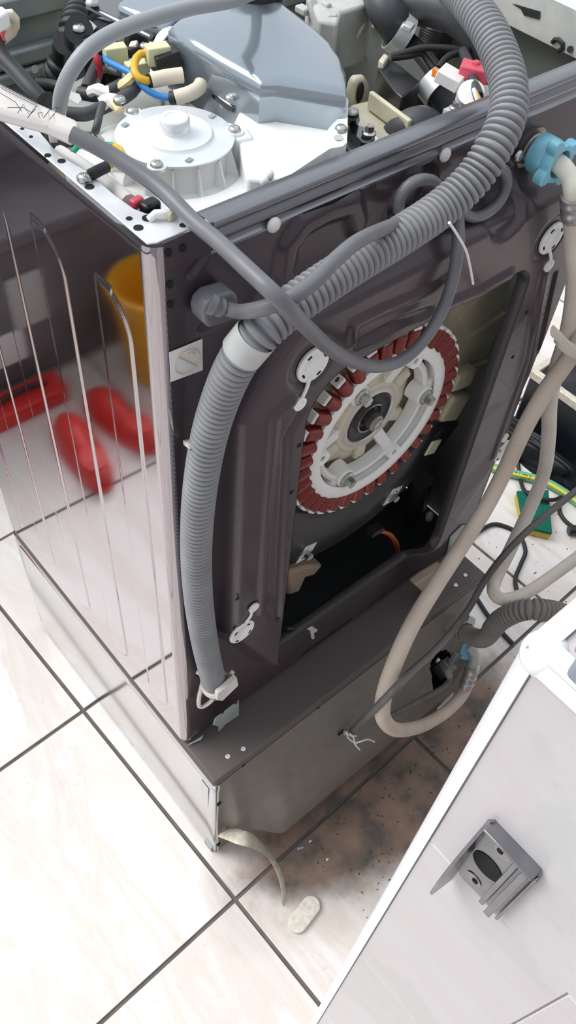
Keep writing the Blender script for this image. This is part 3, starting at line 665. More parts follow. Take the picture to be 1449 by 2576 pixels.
# hub, bearing and splined shaft
hub = MB().lathe(TC, (0, -1, 0), [(.092, -.050), (.090, -.042), (.078, -.036), (.062, -.034), (.058, -.028), (.050, -.0265)], 60).build('hub', 'cream_plastic', wm, label='cream hub plate of the tub')
for k in range(6):
    t = math.radians(60 * k + 30); d = Vector((math.cos(t), 0, math.sin(t)))
    MB().box(TC + d * .071 + Vector((0, .036, 0)), (.03, .014, .022), Matrix.Rotation(-t, 3, 'Y')).build('hub_rib', 'cream_plastic', hub, bevel=.004)
MB().lathe(TC, (0, -1, 0), [(.051, -.040), (.051, -.0262), (.0485, -.0245), (.043, -.0245), (.0415, -.027)], 56).build('bearing_ring', 'bearing_ring', hub)
MB().lathe(TC, (0, -1, 0), [(.0418, -.030), (.0415, -.0265), (.039, -.025), (.036, -.0275), (.026, -.0275), (.024, -.0255), (.022, -.0255), (.020, -.030), (.012, -.031)], 56).build('bearing_seal', 'seal_black', hub)
MB().lathe(TC, (0, -1, 0), [(.0245, -.0275), (.0245, -.0235), (.0215, -.0235), (.0215, -.0285)], 36, arc=(.7, 5.6)).build('circlip', 'shaft_steel', hub)
sh = MB(); ns = 22
prof_r = [.0132 if i % 2 else .0118 for i in range(ns * 2)]
ring = lambda y, s: [TC + Vector((prof_r[i] * s * math.cos(math.pi * i / ns), y, prof_r[i] * s * math.sin(math.pi * i / ns))) for i in range(ns * 2)]
sh.v += [tuple(p) for p in ring(.034, 1) + ring(.012, 1) + ring(.0095, .88)]
for a in range(2):
    for i in range(ns * 2): sh.f.append((a * ns * 2 + i, a * ns * 2 + (i + 1) % (ns * 2), (a + 1) * ns * 2 + (i + 1) % (ns * 2), (a + 1) * ns * 2 + i))
sh.f.append(tuple(range(ns * 4, ns * 6)))
sho = sh.build('shaft', 'shaft_steel', wm, smooth=20, label='splined steel drive shaft')
MB().lathe(TC, (0, -1, 0), [(.0085, -.0105), (.008, -.007), (.006, -.007), (.0055, -.009), (.003, -.0095), (.0025, -.0085), (0, -.0085)], 20).build('shaft_thread', 'bolt_steel', sho)
# wiring and loose fittings inside the opening
cable('motor_wire', [(0.5492,0.0450,0.8403),(0.5569,0.0350,0.8168),(0.5481,0.0300,0.8034),(0.5282,0.0300,0.7946),(0.5261,0.0320,0.7829)], .0045, 'wire_white', wm)
cable('motor_wire', [(0.5492,0.0300,0.8184),(0.5348,0.0260,0.8087),(0.5196,0.0260,0.8035)], .006, 'black_rubber', wm)
MB().box((0.5256,0.0300,0.7774), (.03, .02, .03), Matrix.Rotation(.4, 3, 'Y')).build('wire_connector', 'cream_plastic', wm, bevel=.003)
cable('sensor_wire', [(0.4419,0.0300,0.6123),(0.4722,0.0200,0.5855),(0.5071,0.0200,0.5137),(0.4943,0.0120,0.4758)], .0026, 'wire_orange', wm)
cable('sensor_wire', [(0.4418,0.0310,0.6079),(0.4701,0.0220,0.5815),(0.5019,0.0220,0.5134),(0.4921,0.0140,0.4754)], .0022, 'wire_red', wm)
MB().bar((0.4207,0.0300,0.6226), (0.4486,0.0300,0.6172), .016, .012).build('wire_connector', 'black_plastic', wm)
MB().bar((0.4859,0.0120,0.4898), (0.4530,0.0120,0.4734), .009, .009).build('wire_holder', 'label_pale', wm, bevel=.002)
MB().bar((0.4643,0.0120,0.4934), (0.5089,0.0060,0.4335), .008, .008).build('wire_holder', 'label_pale', wm, bevel=.002)
MB().bar((0.4441,0.0060,0.4887), (0.4955,0.0060,0.4210), .008, .006).build('wire_holder', 'label_pale', wm, bevel=.002)
MB().bar((0.2586,0.0000,0.5218), (0.2858,0.0000,0.4772), .010, .008).build('wire_holder', 'label_pale', wm, bevel=.002)
MB().bar((0.2733,0.0000,0.5037), (0.2829,0.0000,0.4537), .008, .006).build('wire_holder', 'label_pale', wm, bevel=.002)
cable('base_wire', [(0.2125,0.0000,0.5607),(0.2519,0.0000,0.5168),(0.3025,0.0100,0.4738),(0.3916,0.0200,0.4610),(0.4732,0.0180,0.4546)], .003, 'black_rubber', wm)
MB().prism([(0.2533,0.0500,0.6290),(0.2992,0.0500,0.6054),(0.3394,0.0500,0.5733),(0.3182,0.0500,0.5582),(0.2986,0.0500,0.5699),(0.2886,0.0500,0.5357),(0.2601,0.0500,0.5503)], (0, .03, 0)).build('pump_housing', 'gasket_brown', wm, bevel=.006, label='tan plastic pump housing low inside the machine')
MB().tube([(0.5791,0.0600,0.6243),(0.5818,0.0600,0.5826),(0.5992,0.0700,0.5265)], .022, 14).build('damper', 'black_plastic', wm)
MB().cone((0.5992,0.0700,0.5265), (0.6271,0.0900,0.4314), .014, .014, 14).build('damper', 'black_plastic', wm)
MB().sphere((0.6291,0.0500,0.4839), .012, 10, (.7, .7, 1.3)).build('loose_plug', 'cream_plastic', wm)
# --- interior seen from above: blower, duct, wiring
def zpl(pts, th, name, m, par, label=None, bevel=.002, seg=2): return MB().prism(pts, (0, 0, -th)).build(name, m, par, label=label, bevel=bevel, seg=seg)
DCN = V((0.1288,0.1441,1.3680))
# blower housing
skc = Vector((DCN.x - .001, DCN.y - .002, 1.334))
fan = MB().lathe(skc, (0, 0, 1), [(.0, .002), (.062, .002), (.066, .008), (.088, .008), (.0905, .003), (.094, .001), (.106, 0), (.108, -.004), (.108, -.020)], 72).build('blower_housing', 'fan_white', wm, label='white plastic blower housing with a round motor plate')
MB().lathe(Vector((DCN.x, DCN.y, 1.327)), (0, 0, 1), [(.050, 0), (.050, .030), (.053, .038), (.0, .038)], 48).build('motor_can', 'white_matte', fan)
for k in range(14):
    t = 2 * math.pi * k / 14; d = Vector((math.cos(t), math.sin(t), 0)); c = Vector((DCN.x, DCN.y, 1.344))
    MB().prism([c + d * .049 + Vector((0, 0, .018)), c + d * .054 + Vector((0, 0, .018)), c + d * .064 - Vector((0, 0, .011)), c + d * .049 - Vector((0, 0, .011))], Vector((-d.y, d.x, 0)) * .0016).build('rib', 'fan_white', fan)
mp_ = MB().lathe(DCN, (0, 0, 1), [(.0555, -.003), (.0565, -.002), (.0565, -.0005), (.0555, .0), (.0375, .0), (.0365, .0006), (.035, .0032), (.017, .0038), (.0150, .0045), (.0142, .0155), (.0128, .0170), (.0085, .0172), (.008, .0166), (0, .0166)], 64).build('motor_plate', 'zinc_plate', fan, label='round zinc motor plate with a raised centre knob')
for ppx in [(0.1196,0.1990,1.3720),(0.1798,0.1193,1.3720),(0.0828,0.1083,1.3720)]:
    p = V(ppx); d = (p - DCN); d.z = 0; d.normalize(); p2 = DCN + d * .0575
    MB().lathe(Vector((p2.x, p2.y, DCN.z - .0025)), (0, 0, 1), [(0, 0), (.009, 0), (.009, .0027), (0, .0027)], 20).build('tab', 'zinc_plate', mp_)
    screw(Vector((p2.x, p2.y, DCN.z)), (0, 0, 1), .0062, mp_)
for ppx in [(0.0989,0.1833,1.3690),(0.1785,0.1514,1.3690),(0.1124,0.0989,1.3690)]:
    MB().box(ppx, (.007, .005, .0006), Matrix.Rotation(.3, 3, 'Z')).build('slot', 'galv_dark', mp_)
MB().box((0.1506,0.1110,1.3500), (.022, .012, .012), Matrix.Rotation(.6, 3, 'Z')).build('motor_window', 'galv_dark', fan)
# outlet box of the blower
bx_ = [(0.2165,0.1569,1.3800),(0.2360,0.1580,1.3800),(0.2618,0.1524,1.3800),(0.3042,0.0981,1.3800),(0.2995,0.0877,1.3800),(0.2452,0.0308,1.3780),(0.2400,0.0309,1.3760),(0.2297,0.0370,1.3740),(0.1695,0.0314,1.3660),(0.1433,0.0538,1.3660),(0.1781,0.1098,1.3720),(0.1951,0.1390,1.3760)]
bx_ = [(p[0], max(.026, p[1]), p[2]) for p in bx_]
zpl([(p[0], p[1], 1.363) for p in bx_], .035, 'outlet_box', 'fan_white', fan, bevel=.004, seg=3)
cxy = sum((V(p) for p in bx_), Vector()) / len(bx_)
rim_o = [V(p) for p in bx_[:9]]; rim_i = [p + (cxy - p).normalized() * (.012 if i else .008) for i, p in enumerate(rim_o)]
b = MB(); kk = len(rim_o)
for p in rim_o: b.v.append((p.x, p.y, 1.350))
for p in rim_o: b.v.append((p.x, p.y, p.z - .0015))
for p in rim_i: b.v.append((p.x, p.y, p.z - .0030))
for p, q in zip(rim_i, rim_o): p2 = p + (cxy - p).normalized() * .012; b.v.append((p2.x, p2.y, 1.3625))
for L_ in range(3):
    for i in range(kk - 1): b.f.append((L_ * kk + i, L_ * kk + i + 1, (L_ + 1) * kk + i + 1, (L_ + 1) * kk + i))
b.build('outlet_rim', 'fan_white', fan, smooth=35)
MB().prism([(0.1863,0.1450,1.3660),(0.1970,0.1181,1.3660),(0.1911,0.1015,1.3660),(0.1752,0.1059,1.3660),(0.1685,0.1207,1.3660)], (0, 0, -.035)).build('outlet_bridge', 'fan_white', fan, bevel=.003)
for p in [(0.2553,0.0502,1.3780),(0.2106,0.1638,1.3720)]: screw(V(p), (0, 0, 1), .0058, fan)
MB().cone((0.2452,0.0421,1.3760), V((0.2452,0.0421,1.3760)) + Vector((0, 0, .0006)), .0048, .0048, 16).build('screw_hole', 'tub_grey', fan)
for p in [(0.1586,0.0394,1.3680),(0.1528,0.0395,1.3640)]: MB().sphere(p, .0045, 10, (1, 1, 1.2)).build('locating_pin', 'fan_white', fan)
# black seal and tub flange to the right of the blower
zpl([(0.2363,0.0583,1.3520),(0.2766,0.0609,1.3520),(0.2726,0.0518,1.3520),(0.2627,0.0469,1.3520),(0.2339,0.0487,1.3520)], .02, 'blower_seal', 'black_rubber', wm, bevel=.003)
zpl([(0.2305,0.0672,1.3350),(0.2730,0.0791,1.3350),(0.3164,0.1023,1.3350),(0.3375,0.1032,1.3350),(0.3404,0.0817,1.3350),(0.3350,0.0689,1.3350),(0.3207,0.0595,1.3350),(0.2839,0.0492,1.3350),(0.2455,0.0485,1.3350)], .02, 'tub_flange', 'fan_white', wm, 'white flange under the black duct bracket')
zpl([(0.3211,0.1042,1.3520),(0.3254,0.1015,1.3520),(0.3130,0.0834,1.3520),(0.3184,0.0666,1.3520),(0.3117,0.0561,1.3520),(0.2983,0.0502,1.3520),(0.2924,0.0568,1.3520),(0.2949,0.0783,1.3520)], .012, 'duct_bracket', 'gloss_black', wm, 'black bracket holding the duct beside the blower')
screw((0.3066,0.0605,1.3540), (0, 0, 1), .0075, wm, name='bolt', hexh=.006)
MB().cone((0.3144,0.0921,1.3520), (0.3019,0.0812,1.3660), .007, .006, 14).build('bracket_post', 'black_plastic', wm)
screw((0.3023,0.0824,1.3670), (0, 0, 1), .0065, wm)
# glossy black condenser duct
dt = [(0.2118,0.2695,1.4020),(0.2343,0.2822,1.4020),(0.2601,0.2824,1.4020),(0.2823,0.2806,1.4020),(0.3179,0.3166,1.4020),(0.3604,0.3423,1.4020),(0.3708,0.2981,1.4020),(0.3521,0.2485,1.4020),(0.3474,0.2166,1.4020),(0.3420,0.1830,1.4020),(0.3327,0.1510,1.4020),(0.3199,0.1237,1.4020),(0.3045,0.1004,1.4020),(0.2737,0.0659,1.4020),(0.2322,0.1182,1.4020),(0.2157,0.1249,1.4020),(0.2154,0.1477,1.4020),(0.2128,0.1862,1.4020),(0.2117,0.2253,1.4020)]
cen = sum((V(p) for p in dt), Vector()) / len(dt)
def ring_of(off, z):
    out = []
    for i, p in enumerate(dt):
        p = V(p); a = V(dt[i - 1]); c2 = V(dt[(i + 1) % len(dt)]); tdir = (c2 - a).normalized(); nrm = Vector((tdir.y, -tdir.x, 0))
        if nrm.dot(cen - p) < 0: nrm = -nrm
        q = p + nrm * off; out.append((q.x, q.y, z))
    return out
db = loop_strip([ring_of(-.003, 1.340), ring_of(-.001, 1.385), ring_of(0, 1.397), ring_of(.004, 1.4015), ring_of(.012, 1.4035)])
k = len(dt); db.f.append(tuple(range(4 * k, 5 * k)))
duct = db.build('condenser_duct', 'duct_sheen', wm, smooth=50, label='glossy black duct cover reflecting the sky')
MB().lathe((0.3404,0.2888,1.4020), (0, 0, 1), [(.034, -.004), (.034, .008), (.031, .012), (0, .012)], 32).build('duct_collar', 'black_plastic', duct)
zpl([(0.2140,0.2525,1.3660),(0.2284,0.2561,1.3660),(0.2341,0.1729,1.3660),(0.2183,0.1542,1.3660),(0.2099,0.1596,1.3660),(0.2094,0.1752,1.3660)], .008, 'duct_flange', 'gloss_black', wm, 'black screwed flange in front of the duct')
screw((0.2182,0.1846,1.3670), (0, 0, 1), .0068, wm)
MB().cone((0.2125,0.1778,1.3600), (0.2425,0.2165,1.3300), .004, .004, 10).build('flange_screw', 'bolt_steel', wm)
# left part of the duct with thermostats
zpl([(0.1891,0.3955,1.3850),(0.2198,0.4136,1.3850),(0.2501,0.3959,1.3850),(0.2485,0.3248,1.3850),(0.2252,0.2992,1.3850),(0.2054,0.2925,1.3850)], .03, 'duct_flange', 'gloss_black', wm, 'black duct flange near the left spring', bevel=.004)
zpl([(0.2429,0.3758,1.3970),(0.2828,0.3648,1.3970),(0.3173,0.3448,1.3970),(0.2931,0.2983,1.3970),(0.2389,0.2960,1.3970),(0.2190,0.2836,1.3970),(0.2105,0.3131,1.3970),(0.2030,0.3540,1.3970)], .03, 'duct_box', 'duct_sheen', wm, 'glossy black box section of the duct at the back', bevel=.006)
zpl([(0.1820,0.3847,1.3720),(0.1936,0.3894,1.3720),(0.2132,0.3659,1.3720),(0.1891,0.3294,1.3720),(0.1663,0.3324,1.3720),(0.1562,0.3551,1.3720)], .05, 'bracket_block', 'black_plastic', wm, bevel=.006)
zpl([(0.1770,0.3762,1.3740),(0.1863,0.3822,1.3740),(0.1844,0.3649,1.3740),(0.1745,0.3573,1.3740)], .0008, 'bracket_label', 'galv', wm)
screw((0.1939,0.3867,1.3870), (0, 0, 1), .0075, wm); screw((0.1618,0.3640,1.3760), (0, 0, 1), .0075, wm)
MB().cone((0.1791,0.3980,1.3500), (0.1608,0.3623,1.3760), .017, .015, 18).build('bracket_post', 'black_plastic', wm)
corrugated([(0.2804,0.5426,1.3400),(0.2487,0.5095,1.3300),(0.2185,0.4785,1.3200),(0.2054,0.4783,1.3000),(0.1956,0.4811,1.2800),(0.1957,0.5008,1.2600)], .020, .004, .009, 18, 6).build('bellows', 'black_rubber', wm, smooth=60, label='black ribbed suspension boot at the left')
MB().cone((0.1826,0.4405,1.3150), (0.1770,0.4261,1.3350), .017, .014, 16).build('damper_cup', 'black_plastic', wm)
# thermostats, yellow connectors, heater band
def conn(pa, pb, w, h, m, name='wire_connector', par=None): return MB().bar(pa, pb, w, h, (0, 0, 1)).build(name, m, par or wm, bevel=.0012)
conn((0.1557,0.3068,1.3720), (0.1786,0.3000,1.3720), .015, .018, 'conn_yellow'); conn((0.1805,0.3404,1.3650), (0.2075,0.3429,1.3650), .015, .014, 'conn_yellow')
conn((0.1768,0.2594,1.3850), (0.2002,0.2532,1.3850), .015, .018, 'conn_yellow'); conn((0.1645,0.2798,1.3650), (0.1882,0.2754,1.3650), .013, .014, 'conn_yellow')
conn((0.1798,0.3003,1.3720), (0.1938,0.2971,1.3740), .008, .008, 'black_plastic', 'terminal'); conn((0.1874,0.3042,1.3720), (0.1929,0.2987,1.3740), .012, .012, 'sleeve_cream', 'terminal')
conn((0.2086,0.3429,1.3660), (0.2240,0.3361,1.3700), .010, .010, 'black_plastic', 'terminal')
conn((0.1835,0.2582,1.3760), (0.2083,0.2530,1.3800), .03, .022, 'black_plastic', 'thermostat')
MB().lathe((0.2230,0.2812,1.3720), V((0.2232,0.2543,1.3720)) - V((0.2223,0.3035,1.3720)), [(.021, -.006), (.021, .006), (.019, .006), (.019, -.006)], 30, close=True).build('thermostat_band', 'galv', wm)
MB().bar((0.2089,0.3094,1.3700), (0.2305,0.3326,1.3780), .018, .012).build('terminal_bracket', 'galv', wm, bevel=.002)
for p in [(0.1976,0.2937,1.3760),(0.2080,0.2927,1.3760)]: screw(p, (0, 0, 1), .0055, wm)
cable('blue_wire', [(0.1590,0.3100,1.3700),(0.1520,0.2934,1.3720),(0.1517,0.2684,1.3750),(0.1542,0.2508,1.3750),(0.1539,0.2299,1.3700),(0.1619,0.2177,1.3650),(0.1702,0.2075,1.3650)], .0034, 'wire_blue', wm)
cable('yellow_wire', [(0.1811,0.2629,1.3850),(0.1733,0.2657,1.3850),(0.1620,0.2585,1.3830),(0.1516,0.2427,1.3800),(0.1530,0.2327,1.3770),(0.1615,0.2313,1.3750)], .0040, 'wire_yellow', wm)
cable('red_wire', [(0.1538,0.3239,1.3700),(0.1508,0.3124,1.3650),(0.1534,0.3155,1.3550),(0.1476,0.3130,1.3450)], .0036, 'wire_red', wm)
cable('red_wire', [(0.2426,0.3479,1.3700),(0.2413,0.3418,1.3650),(0.2361,0.3334,1.3600)], .0036, 'wire_red', wm)
MB().tube(spline([(0.1622,0.2309,1.3750),(0.1775,0.2251,1.3770),(0.1922,0.2183,1.3780)], .006), .0075, 12).build('heater_sleeve', 'sleeve_cream', wm, label='cream woven sleeve on the yellow wire')
MB().tube(spline([(0.1722,0.2048,1.3660),(0.1851,0.1989,1.3690),(0.1991,0.2012,1.3700),(0.2057,0.2059,1.3720)], .006), .0072, 12).build('heater_sleeve', 'sleeve_cream', wm, label='cream woven sleeve on the blue wire')
for p, q in (((0.1597,0.2315,1.3750), (0.1640,0.2308,1.3750)), ((0.1688,0.2084,1.3650), (0.1728,0.2044,1.3660))): MB().cone(p, q, .0066, .0066, 12).build('sleeve_end', 'black_rubber', wm)
for i, pts in enumerate(([(0.0911,0.3416,1.3450),(0.1048,0.3288,1.3450),(0.1106,0.3149,1.3450)], [(0.1142,0.2924,1.3500),(0.1230,0.2759,1.3520),(0.1347,0.2715,1.3540),(0.1533,0.2699,1.3580)], [(0.0779,0.2546,1.3550),(0.0912,0.2432,1.3550),(0.1090,0.2420,1.3570),(0.1395,0.2412,1.3620),(0.1540,0.2466,1.3660),(0.1625,0.2643,1.3660)], [(0.1213,0.2920,1.3520),(0.1490,0.3207,1.3520),(0.1656,0.3346,1.3550)], [(0.1369,0.2992,1.3450),(0.1576,0.3253,1.3460),(0.1678,0.3302,1.3470),(0.1763,0.3137,1.3480)])):
    cable('loom_cable', pts, (.0062, .0066, .0066, .0058, .0045)[i], ('black_rubber', 'rubber_grey', 'rubber_grey', 'rubber_grey', 'hose_grey')[i], wm)
MB().tube(spline([(0.1154,0.2712,1.3600),(0.1197,0.2645,1.3640),(0.1225,0.2598,1.3620),(0.1281,0.2562,1.3620)], .004), .0085, 8, flat=.6).build('loom_tape', 'wire_white', wm)
MB().tube(spline([(0.1044,0.2331,1.3660),(0.1120,0.2300,1.3700),(0.1153,0.2214,1.3680)], .004), .009, 8, flat=.6).build('loom_tape', 'wire_white', wm)
MB().tube(spline([(0.1426,0.2539,1.3660),(0.1455,0.2490,1.3700),(0.1528,0.2513,1.3720)], .004), .008, 8, flat=.7).build('loom_tape', 'tape_yellow', wm)
zpl([(0.1088,0.2266,1.3730),(0.1170,0.2252,1.3730),(0.1130,0.2054,1.3730),(0.1033,0.2044,1.3730)], .006, 'loom_clip', 'tape_yellow', wm)
screw((0.1135,0.2133,1.3750), (0, 0, 1), .0065, wm)
zpl([(0.0929,0.2752,1.3650),(0.1016,0.2693,1.3620),(0.0976,0.2584,1.3620),(0.0893,0.2524,1.3620),(0.0869,0.2691,1.3620)], .0008, 'wire_label', 'paper', wm)
cable('motor_lead', [(0.1014,0.2255,1.3700),(0.0892,0.2125,1.3680),(0.0780,0.1994,1.3660),(0.0775,0.2026,1.3600)], .0038, 'rubber_grey', wm)
cable('motor_lead', [(0.0795,0.2029,1.3640),(0.0781,0.2046,1.3550),(0.0800,0.2002,1.3500)], .0018, 'rubber_grey', wm); cable('motor_lead', [(0.0807,0.2021,1.3640),(0.0795,0.2019,1.3550),(0.0832,0.1981,1.3500)], .0018, 'wire_white', wm)
zpl([(0.0786,0.1976,1.3520),(0.0866,0.1941,1.3520),(0.0838,0.1890,1.3520),(0.0765,0.1929,1.3520)], .006, 'wire_connector', 'tape_yellow', wm)
cable('earth_wire', [(0.0376,0.1783,1.3620),(0.0470,0.1806,1.3650),(0.0597,0.1734,1.3660),(0.0724,0.1595,1.3670)], .0028, 'wire_green', wm)
cable('earth_wire', [(0.0718,0.1599,1.3670),(0.0696,0.1449,1.3700),(0.0583,0.1291,1.3740),(0.0424,0.1184,1.3770),(0.0364,0.1164,1.3780)], .0028, 'wire_yellow', wm)
cable('earth_sleeve', [(0.0355,0.1149,1.3790),(0.0268,0.1125,1.3800),(0.0166,0.1103,1.3800)], .0052, 'black_rubber', wm)
MB().lathe((0.0113,0.1124,1.3770), (0, 0, 1), [(.003, 0), (.0068, 0), (.0068, .002), (.003, .002)], 18, close=True).build('earth_lug', 'bolt_steel', wm)
screw((0.0103,0.1105,1.3790), (0, 0, 1), .0058, wm)
MB().tube(spline([(0.0333,0.1953,1.3550),(0.0360,0.1542,1.3580),(0.0372,0.1100,1.3600),(0.0349,0.0813,1.3620)], .006), .0075, 10).build('harness_sleeve', 'wire_white', wm, label='white wiring sleeve beside the left rail')
MB().bar((0.0347,0.0735,1.3680), (0.0361,0.0659,1.3680), .012, .009).build('wire_tape', 'conn_pink', wm, bevel=.002)
MB().bar((0.0417,0.0660,1.3660), (0.0430,0.0535,1.3660), .017, .013).build('wire_cap', 'black_plastic', wm, bevel=.003)
cable('cap_wire', [(0.0376,0.0693,1.3680),(0.0380,0.0639,1.3680),(0.0394,0.0612,1.3670)], .0022, 'wire_yellow', wm)
cable('harness_clip', [(0.0227,0.0312,1.3770),(0.0254,0.0301,1.3810),(0.0309,0.0260,1.3830),(0.0386,0.0230,1.3800)], .0035, 'wire_white', wm)
MB().bar((0.0389,0.0262,1.3800), (0.0405,0.0201,1.3790), .012, .008).build('clip_head', 'cream_plastic', wm, bevel=.002)
# black loom and white connector at the far left edge
cable('loom_cable', [(.045, .42, 1.30)] + [(0.0613,0.3726,1.4000),(0.0478,0.3180,1.3950),(0.0470,0.2879,1.3900),(0.0463,0.2587,1.3850),(0.0488,0.2464,1.3800)], .008, 'black_rubber', wm)
MB().prism([(0.0557,0.3414,1.4300),(0.0655,0.3304,1.4300),(0.0644,0.3178,1.4300),(0.0489,0.3099,1.4300),(0.0433,0.3183,1.4300)], (0, 0, -.014)).build('wire_connector', 'white_plastic', wm, bevel=.002)
cable('connector_loop', [(0.0562,0.3311,1.4200),(0.0676,0.3232,1.4250),(0.0736,0.3278,1.4150),(0.0705,0.3321,1.4050),(0.0590,0.3326,1.4000)], .005, 'sleeve_cream', wm)
cable('red_wire', [(0.0633,0.3357,1.4180),(0.0613,0.3345,1.4080),(0.0579,0.3282,1.4000)], .0028, 'conn_pink', wm)
# orange glimpse: piece of printed packing on the floor of the cabinet
zpl([(0.2329,0.6415,1.2000),(0.2515,0.6409,1.2000),(0.2402,0.6175,1.2000),(0.2246,0.6164,1.2000)], .002, 'seal_tab', 'orange', wm); zpl([(0.2526,0.6417,1.2000),(0.2682,0.6389,1.2000),(0.2547,0.6249,1.2000),(0.2431,0.6212,1.2000)], .002, 'seal_tab', 'pink', wm)
for p in [(0.1647,0.5500,1.2537),(0.1933,0.5500,1.2541)]: MB().cone(p, V(p) + Vector((0, -.001, 0)), .005, .005, 12).build('painted_hole_light', 'wall_white', wm)  # white discs painted as light showing through small holes
# grey top cover of the tub that shows between the wires
zpl([(0.1029,0.3653,1.2800),(0.1740,0.4408,1.2800),(0.2756,0.4752,1.2800),(0.3018,0.4082,1.2800),(0.3112,0.3067,1.2800),(0.2569,0.2969,1.2800),(0.1730,0.3195,1.2800)], .02, 'tub_cover', 'tub_grey', wm, 'grey plastic tub cover under the wiring')
# grey ribs on the tub cover
for pa, pb in (((0.2435,0.4346,1.2840), (0.2469,0.3385,1.2840)), ((0.2715,0.4418,1.2840), (0.2762,0.3311,1.2840))): MB().bar(pa, pb, .006, .012, (0, 0, 1)).build('rib', 'galv', wm)
# cream tub lug at the right
MB().prism([(0.3880,0.1700,1.3167),(0.3908,0.1700,1.3362),(0.3957,0.1700,1.3433),(0.4085,0.1700,1.3410),(0.4180,0.1700,1.3306),(0.4250,0.1700,1.3076),(0.4285,0.1700,1.2867),(0.3912,0.1700,1.2973)], (0, .012, 0)).build('tub_lug', 'cream_plastic', wm, bevel=.004, label='cream upright lug with an oval hole')
MB().sphere((0.4006,0.1680,1.3264), .009, 12, (.6, .3, 1.3)).build('lug_hole', 'hole_black', wm)
zpl([(0.3818,0.1640,1.3200),(0.4121,0.1597,1.3200),(0.4009,0.0907,1.3200),(0.3722,0.0774,1.3200),(0.3492,0.0847,1.3200),(0.3409,0.1198,1.3200)], .03, 'tub_shelf', 'cream_plastic', wm, 'cream plastic shelf of the tub', bevel=.004)
MB().bar((0.3904,0.1427,1.3320), (0.3815,0.0714,1.3320), .006, .02, (0, 0, 1)).build('shelf_edge', 'cream_plastic', wm, bevel=.002)
MB().tube(spline([(0.3911,0.0941,1.3100),(0.3940,0.0820,1.3250),(0.4095,0.0789,1.3250),(0.4485,0.0943,1.3000)], .006), .020, 14).build('inner_hose', 'rubber_grey', wm)
# detergent box and spout (light grey)
MB().prism([(0.4501,0.3242,1.3700),(0.4285,0.2851,1.3700),(0.4110,0.2583,1.3700),(0.4238,0.2384,1.3700),(0.4497,0.2599,1.3700),(0.4940,0.2590,1.3700),(0.5436,0.2967,1.3700)], (0, 0, -.07)).build('detergent_box', 'collar_grey', wm, bevel=.004, label='light grey plastic detergent box with a spout')
for pa, pb in (((0.4364,0.3001,1.3720), (0.4334,0.2811,1.3520)), ((0.4455,0.2823,1.3740), (0.4430,0.2824,1.3450)), ((0.4310,0.3155,1.3600), (0.4311,0.2975,1.3600)), ((0.4326,0.2580,1.3720), (0.4341,0.2605,1.3600))): MB().bar(pa, pb, .012, .008, (0, 0, 1)).build('box_latch', 'collar_grey', wm, bevel=.002)
a, b_ = V((0.4818,0.2871,1.3450)), V((0.4950,0.2686,1.3350)); MB().lathe(a, b_ - a, [(.0, 0), (.018, 0), (.018, (b_ - a).length), (.014, (b_ - a).length), (.0135, (b_ - a).length - .03), (0, (b_ - a).length - .03)], 28).build('spout', 'collar_grey', wm)
# rubber hoses and clamps
MB().tube(spline([(0.5148,0.2691,1.3800),(0.4910,0.2332,1.3750),(0.4952,0.2219,1.3650),(0.5087,0.2185,1.3500)], .006), [.019] * 4 + [.021] * 99 if False else .020, 18).build('elbow_hose', 'rubber_grey', wm, label='dark rubber elbow hose with a clamp')
a, b_ = V((0.4984,0.2208,1.3550)), V((0.5112,0.2083,1.3450)); dd = (b_ - a).normalized()
MB().lathe((a + b_) / 2, dd, [(.0235, -.009), (.0235, .009), (.0215, .009), (.0215, -.009)], 30, close=True).build('hose_clamp', 'galv', wm)
MB().bar((0.4900,0.1960,1.3700), (0.4944,0.1868,1.3680), .014, .006).build('clamp_ear', 'galv', wm, bevel=.001)
for k, (dx, dy) in enumerate(((0, 0), (9, -6), (-8, 6))):
    cable('loom_cable', [V(p) + Vector((.002 * k, .004 * dx / 9, 0)) for p in [(0.5117,0.2155,1.3450),(0.5077,0.1849,1.3400),(0.4976,0.1508,1.3350),(0.4876,0.1239,1.3300)]], .0085, 'black_rubber', wm)
a, b_ = V((0.4724,0.1267,1.3350)), V((0.4790,0.1133,1.3320)); dd = (V((0.4920,0.0969,1.3100)) - V((0.4934,0.1487,1.3300))).normalized()
MB().lathe((a + b_) / 2, dd, [(.0225, -.010), (.0225, .010), (.0205, .010), (.0205, -.010)], 30, close=True).build('hose_clamp', 'galv', wm)
MB().tube(spline([(0.4784,0.1277,1.3340),(0.4839,0.1128,1.3250),(0.4881,0.1002,1.3120),(0.5042,0.1022,1.2900)], .006), .0195, 18).build('elbow_hose', 'rubber_grey', wm, label='dark rubber hose running down beside the white connectors')
MB().tube(spline([(0.5358,0.2539,1.3700),(0.5348,0.2263,1.3720),(0.5437,0.1905,1.3780),(0.5399,0.1497,1.3800),(0.5366,0.1165,1.3720),(0.5419,0.1004,1.3550),(0.5635,0.1046,1.3300)], .006), .0215, 20).build('fill_hose', 'rubber_grey', wm, label='thick dark rubber hose curving under the corrugated hose')
a, b_ = V((0.5342,0.2528,1.3720)), V((0.5284,0.2323,1.3730)); MB().lathe((a + b_) / 2, b_ - a, [(.024, -.008), (.024, .008), (.022, .008), (.022, -.008)], 28, close=True).build('hose_clamp', 'galv', wm)
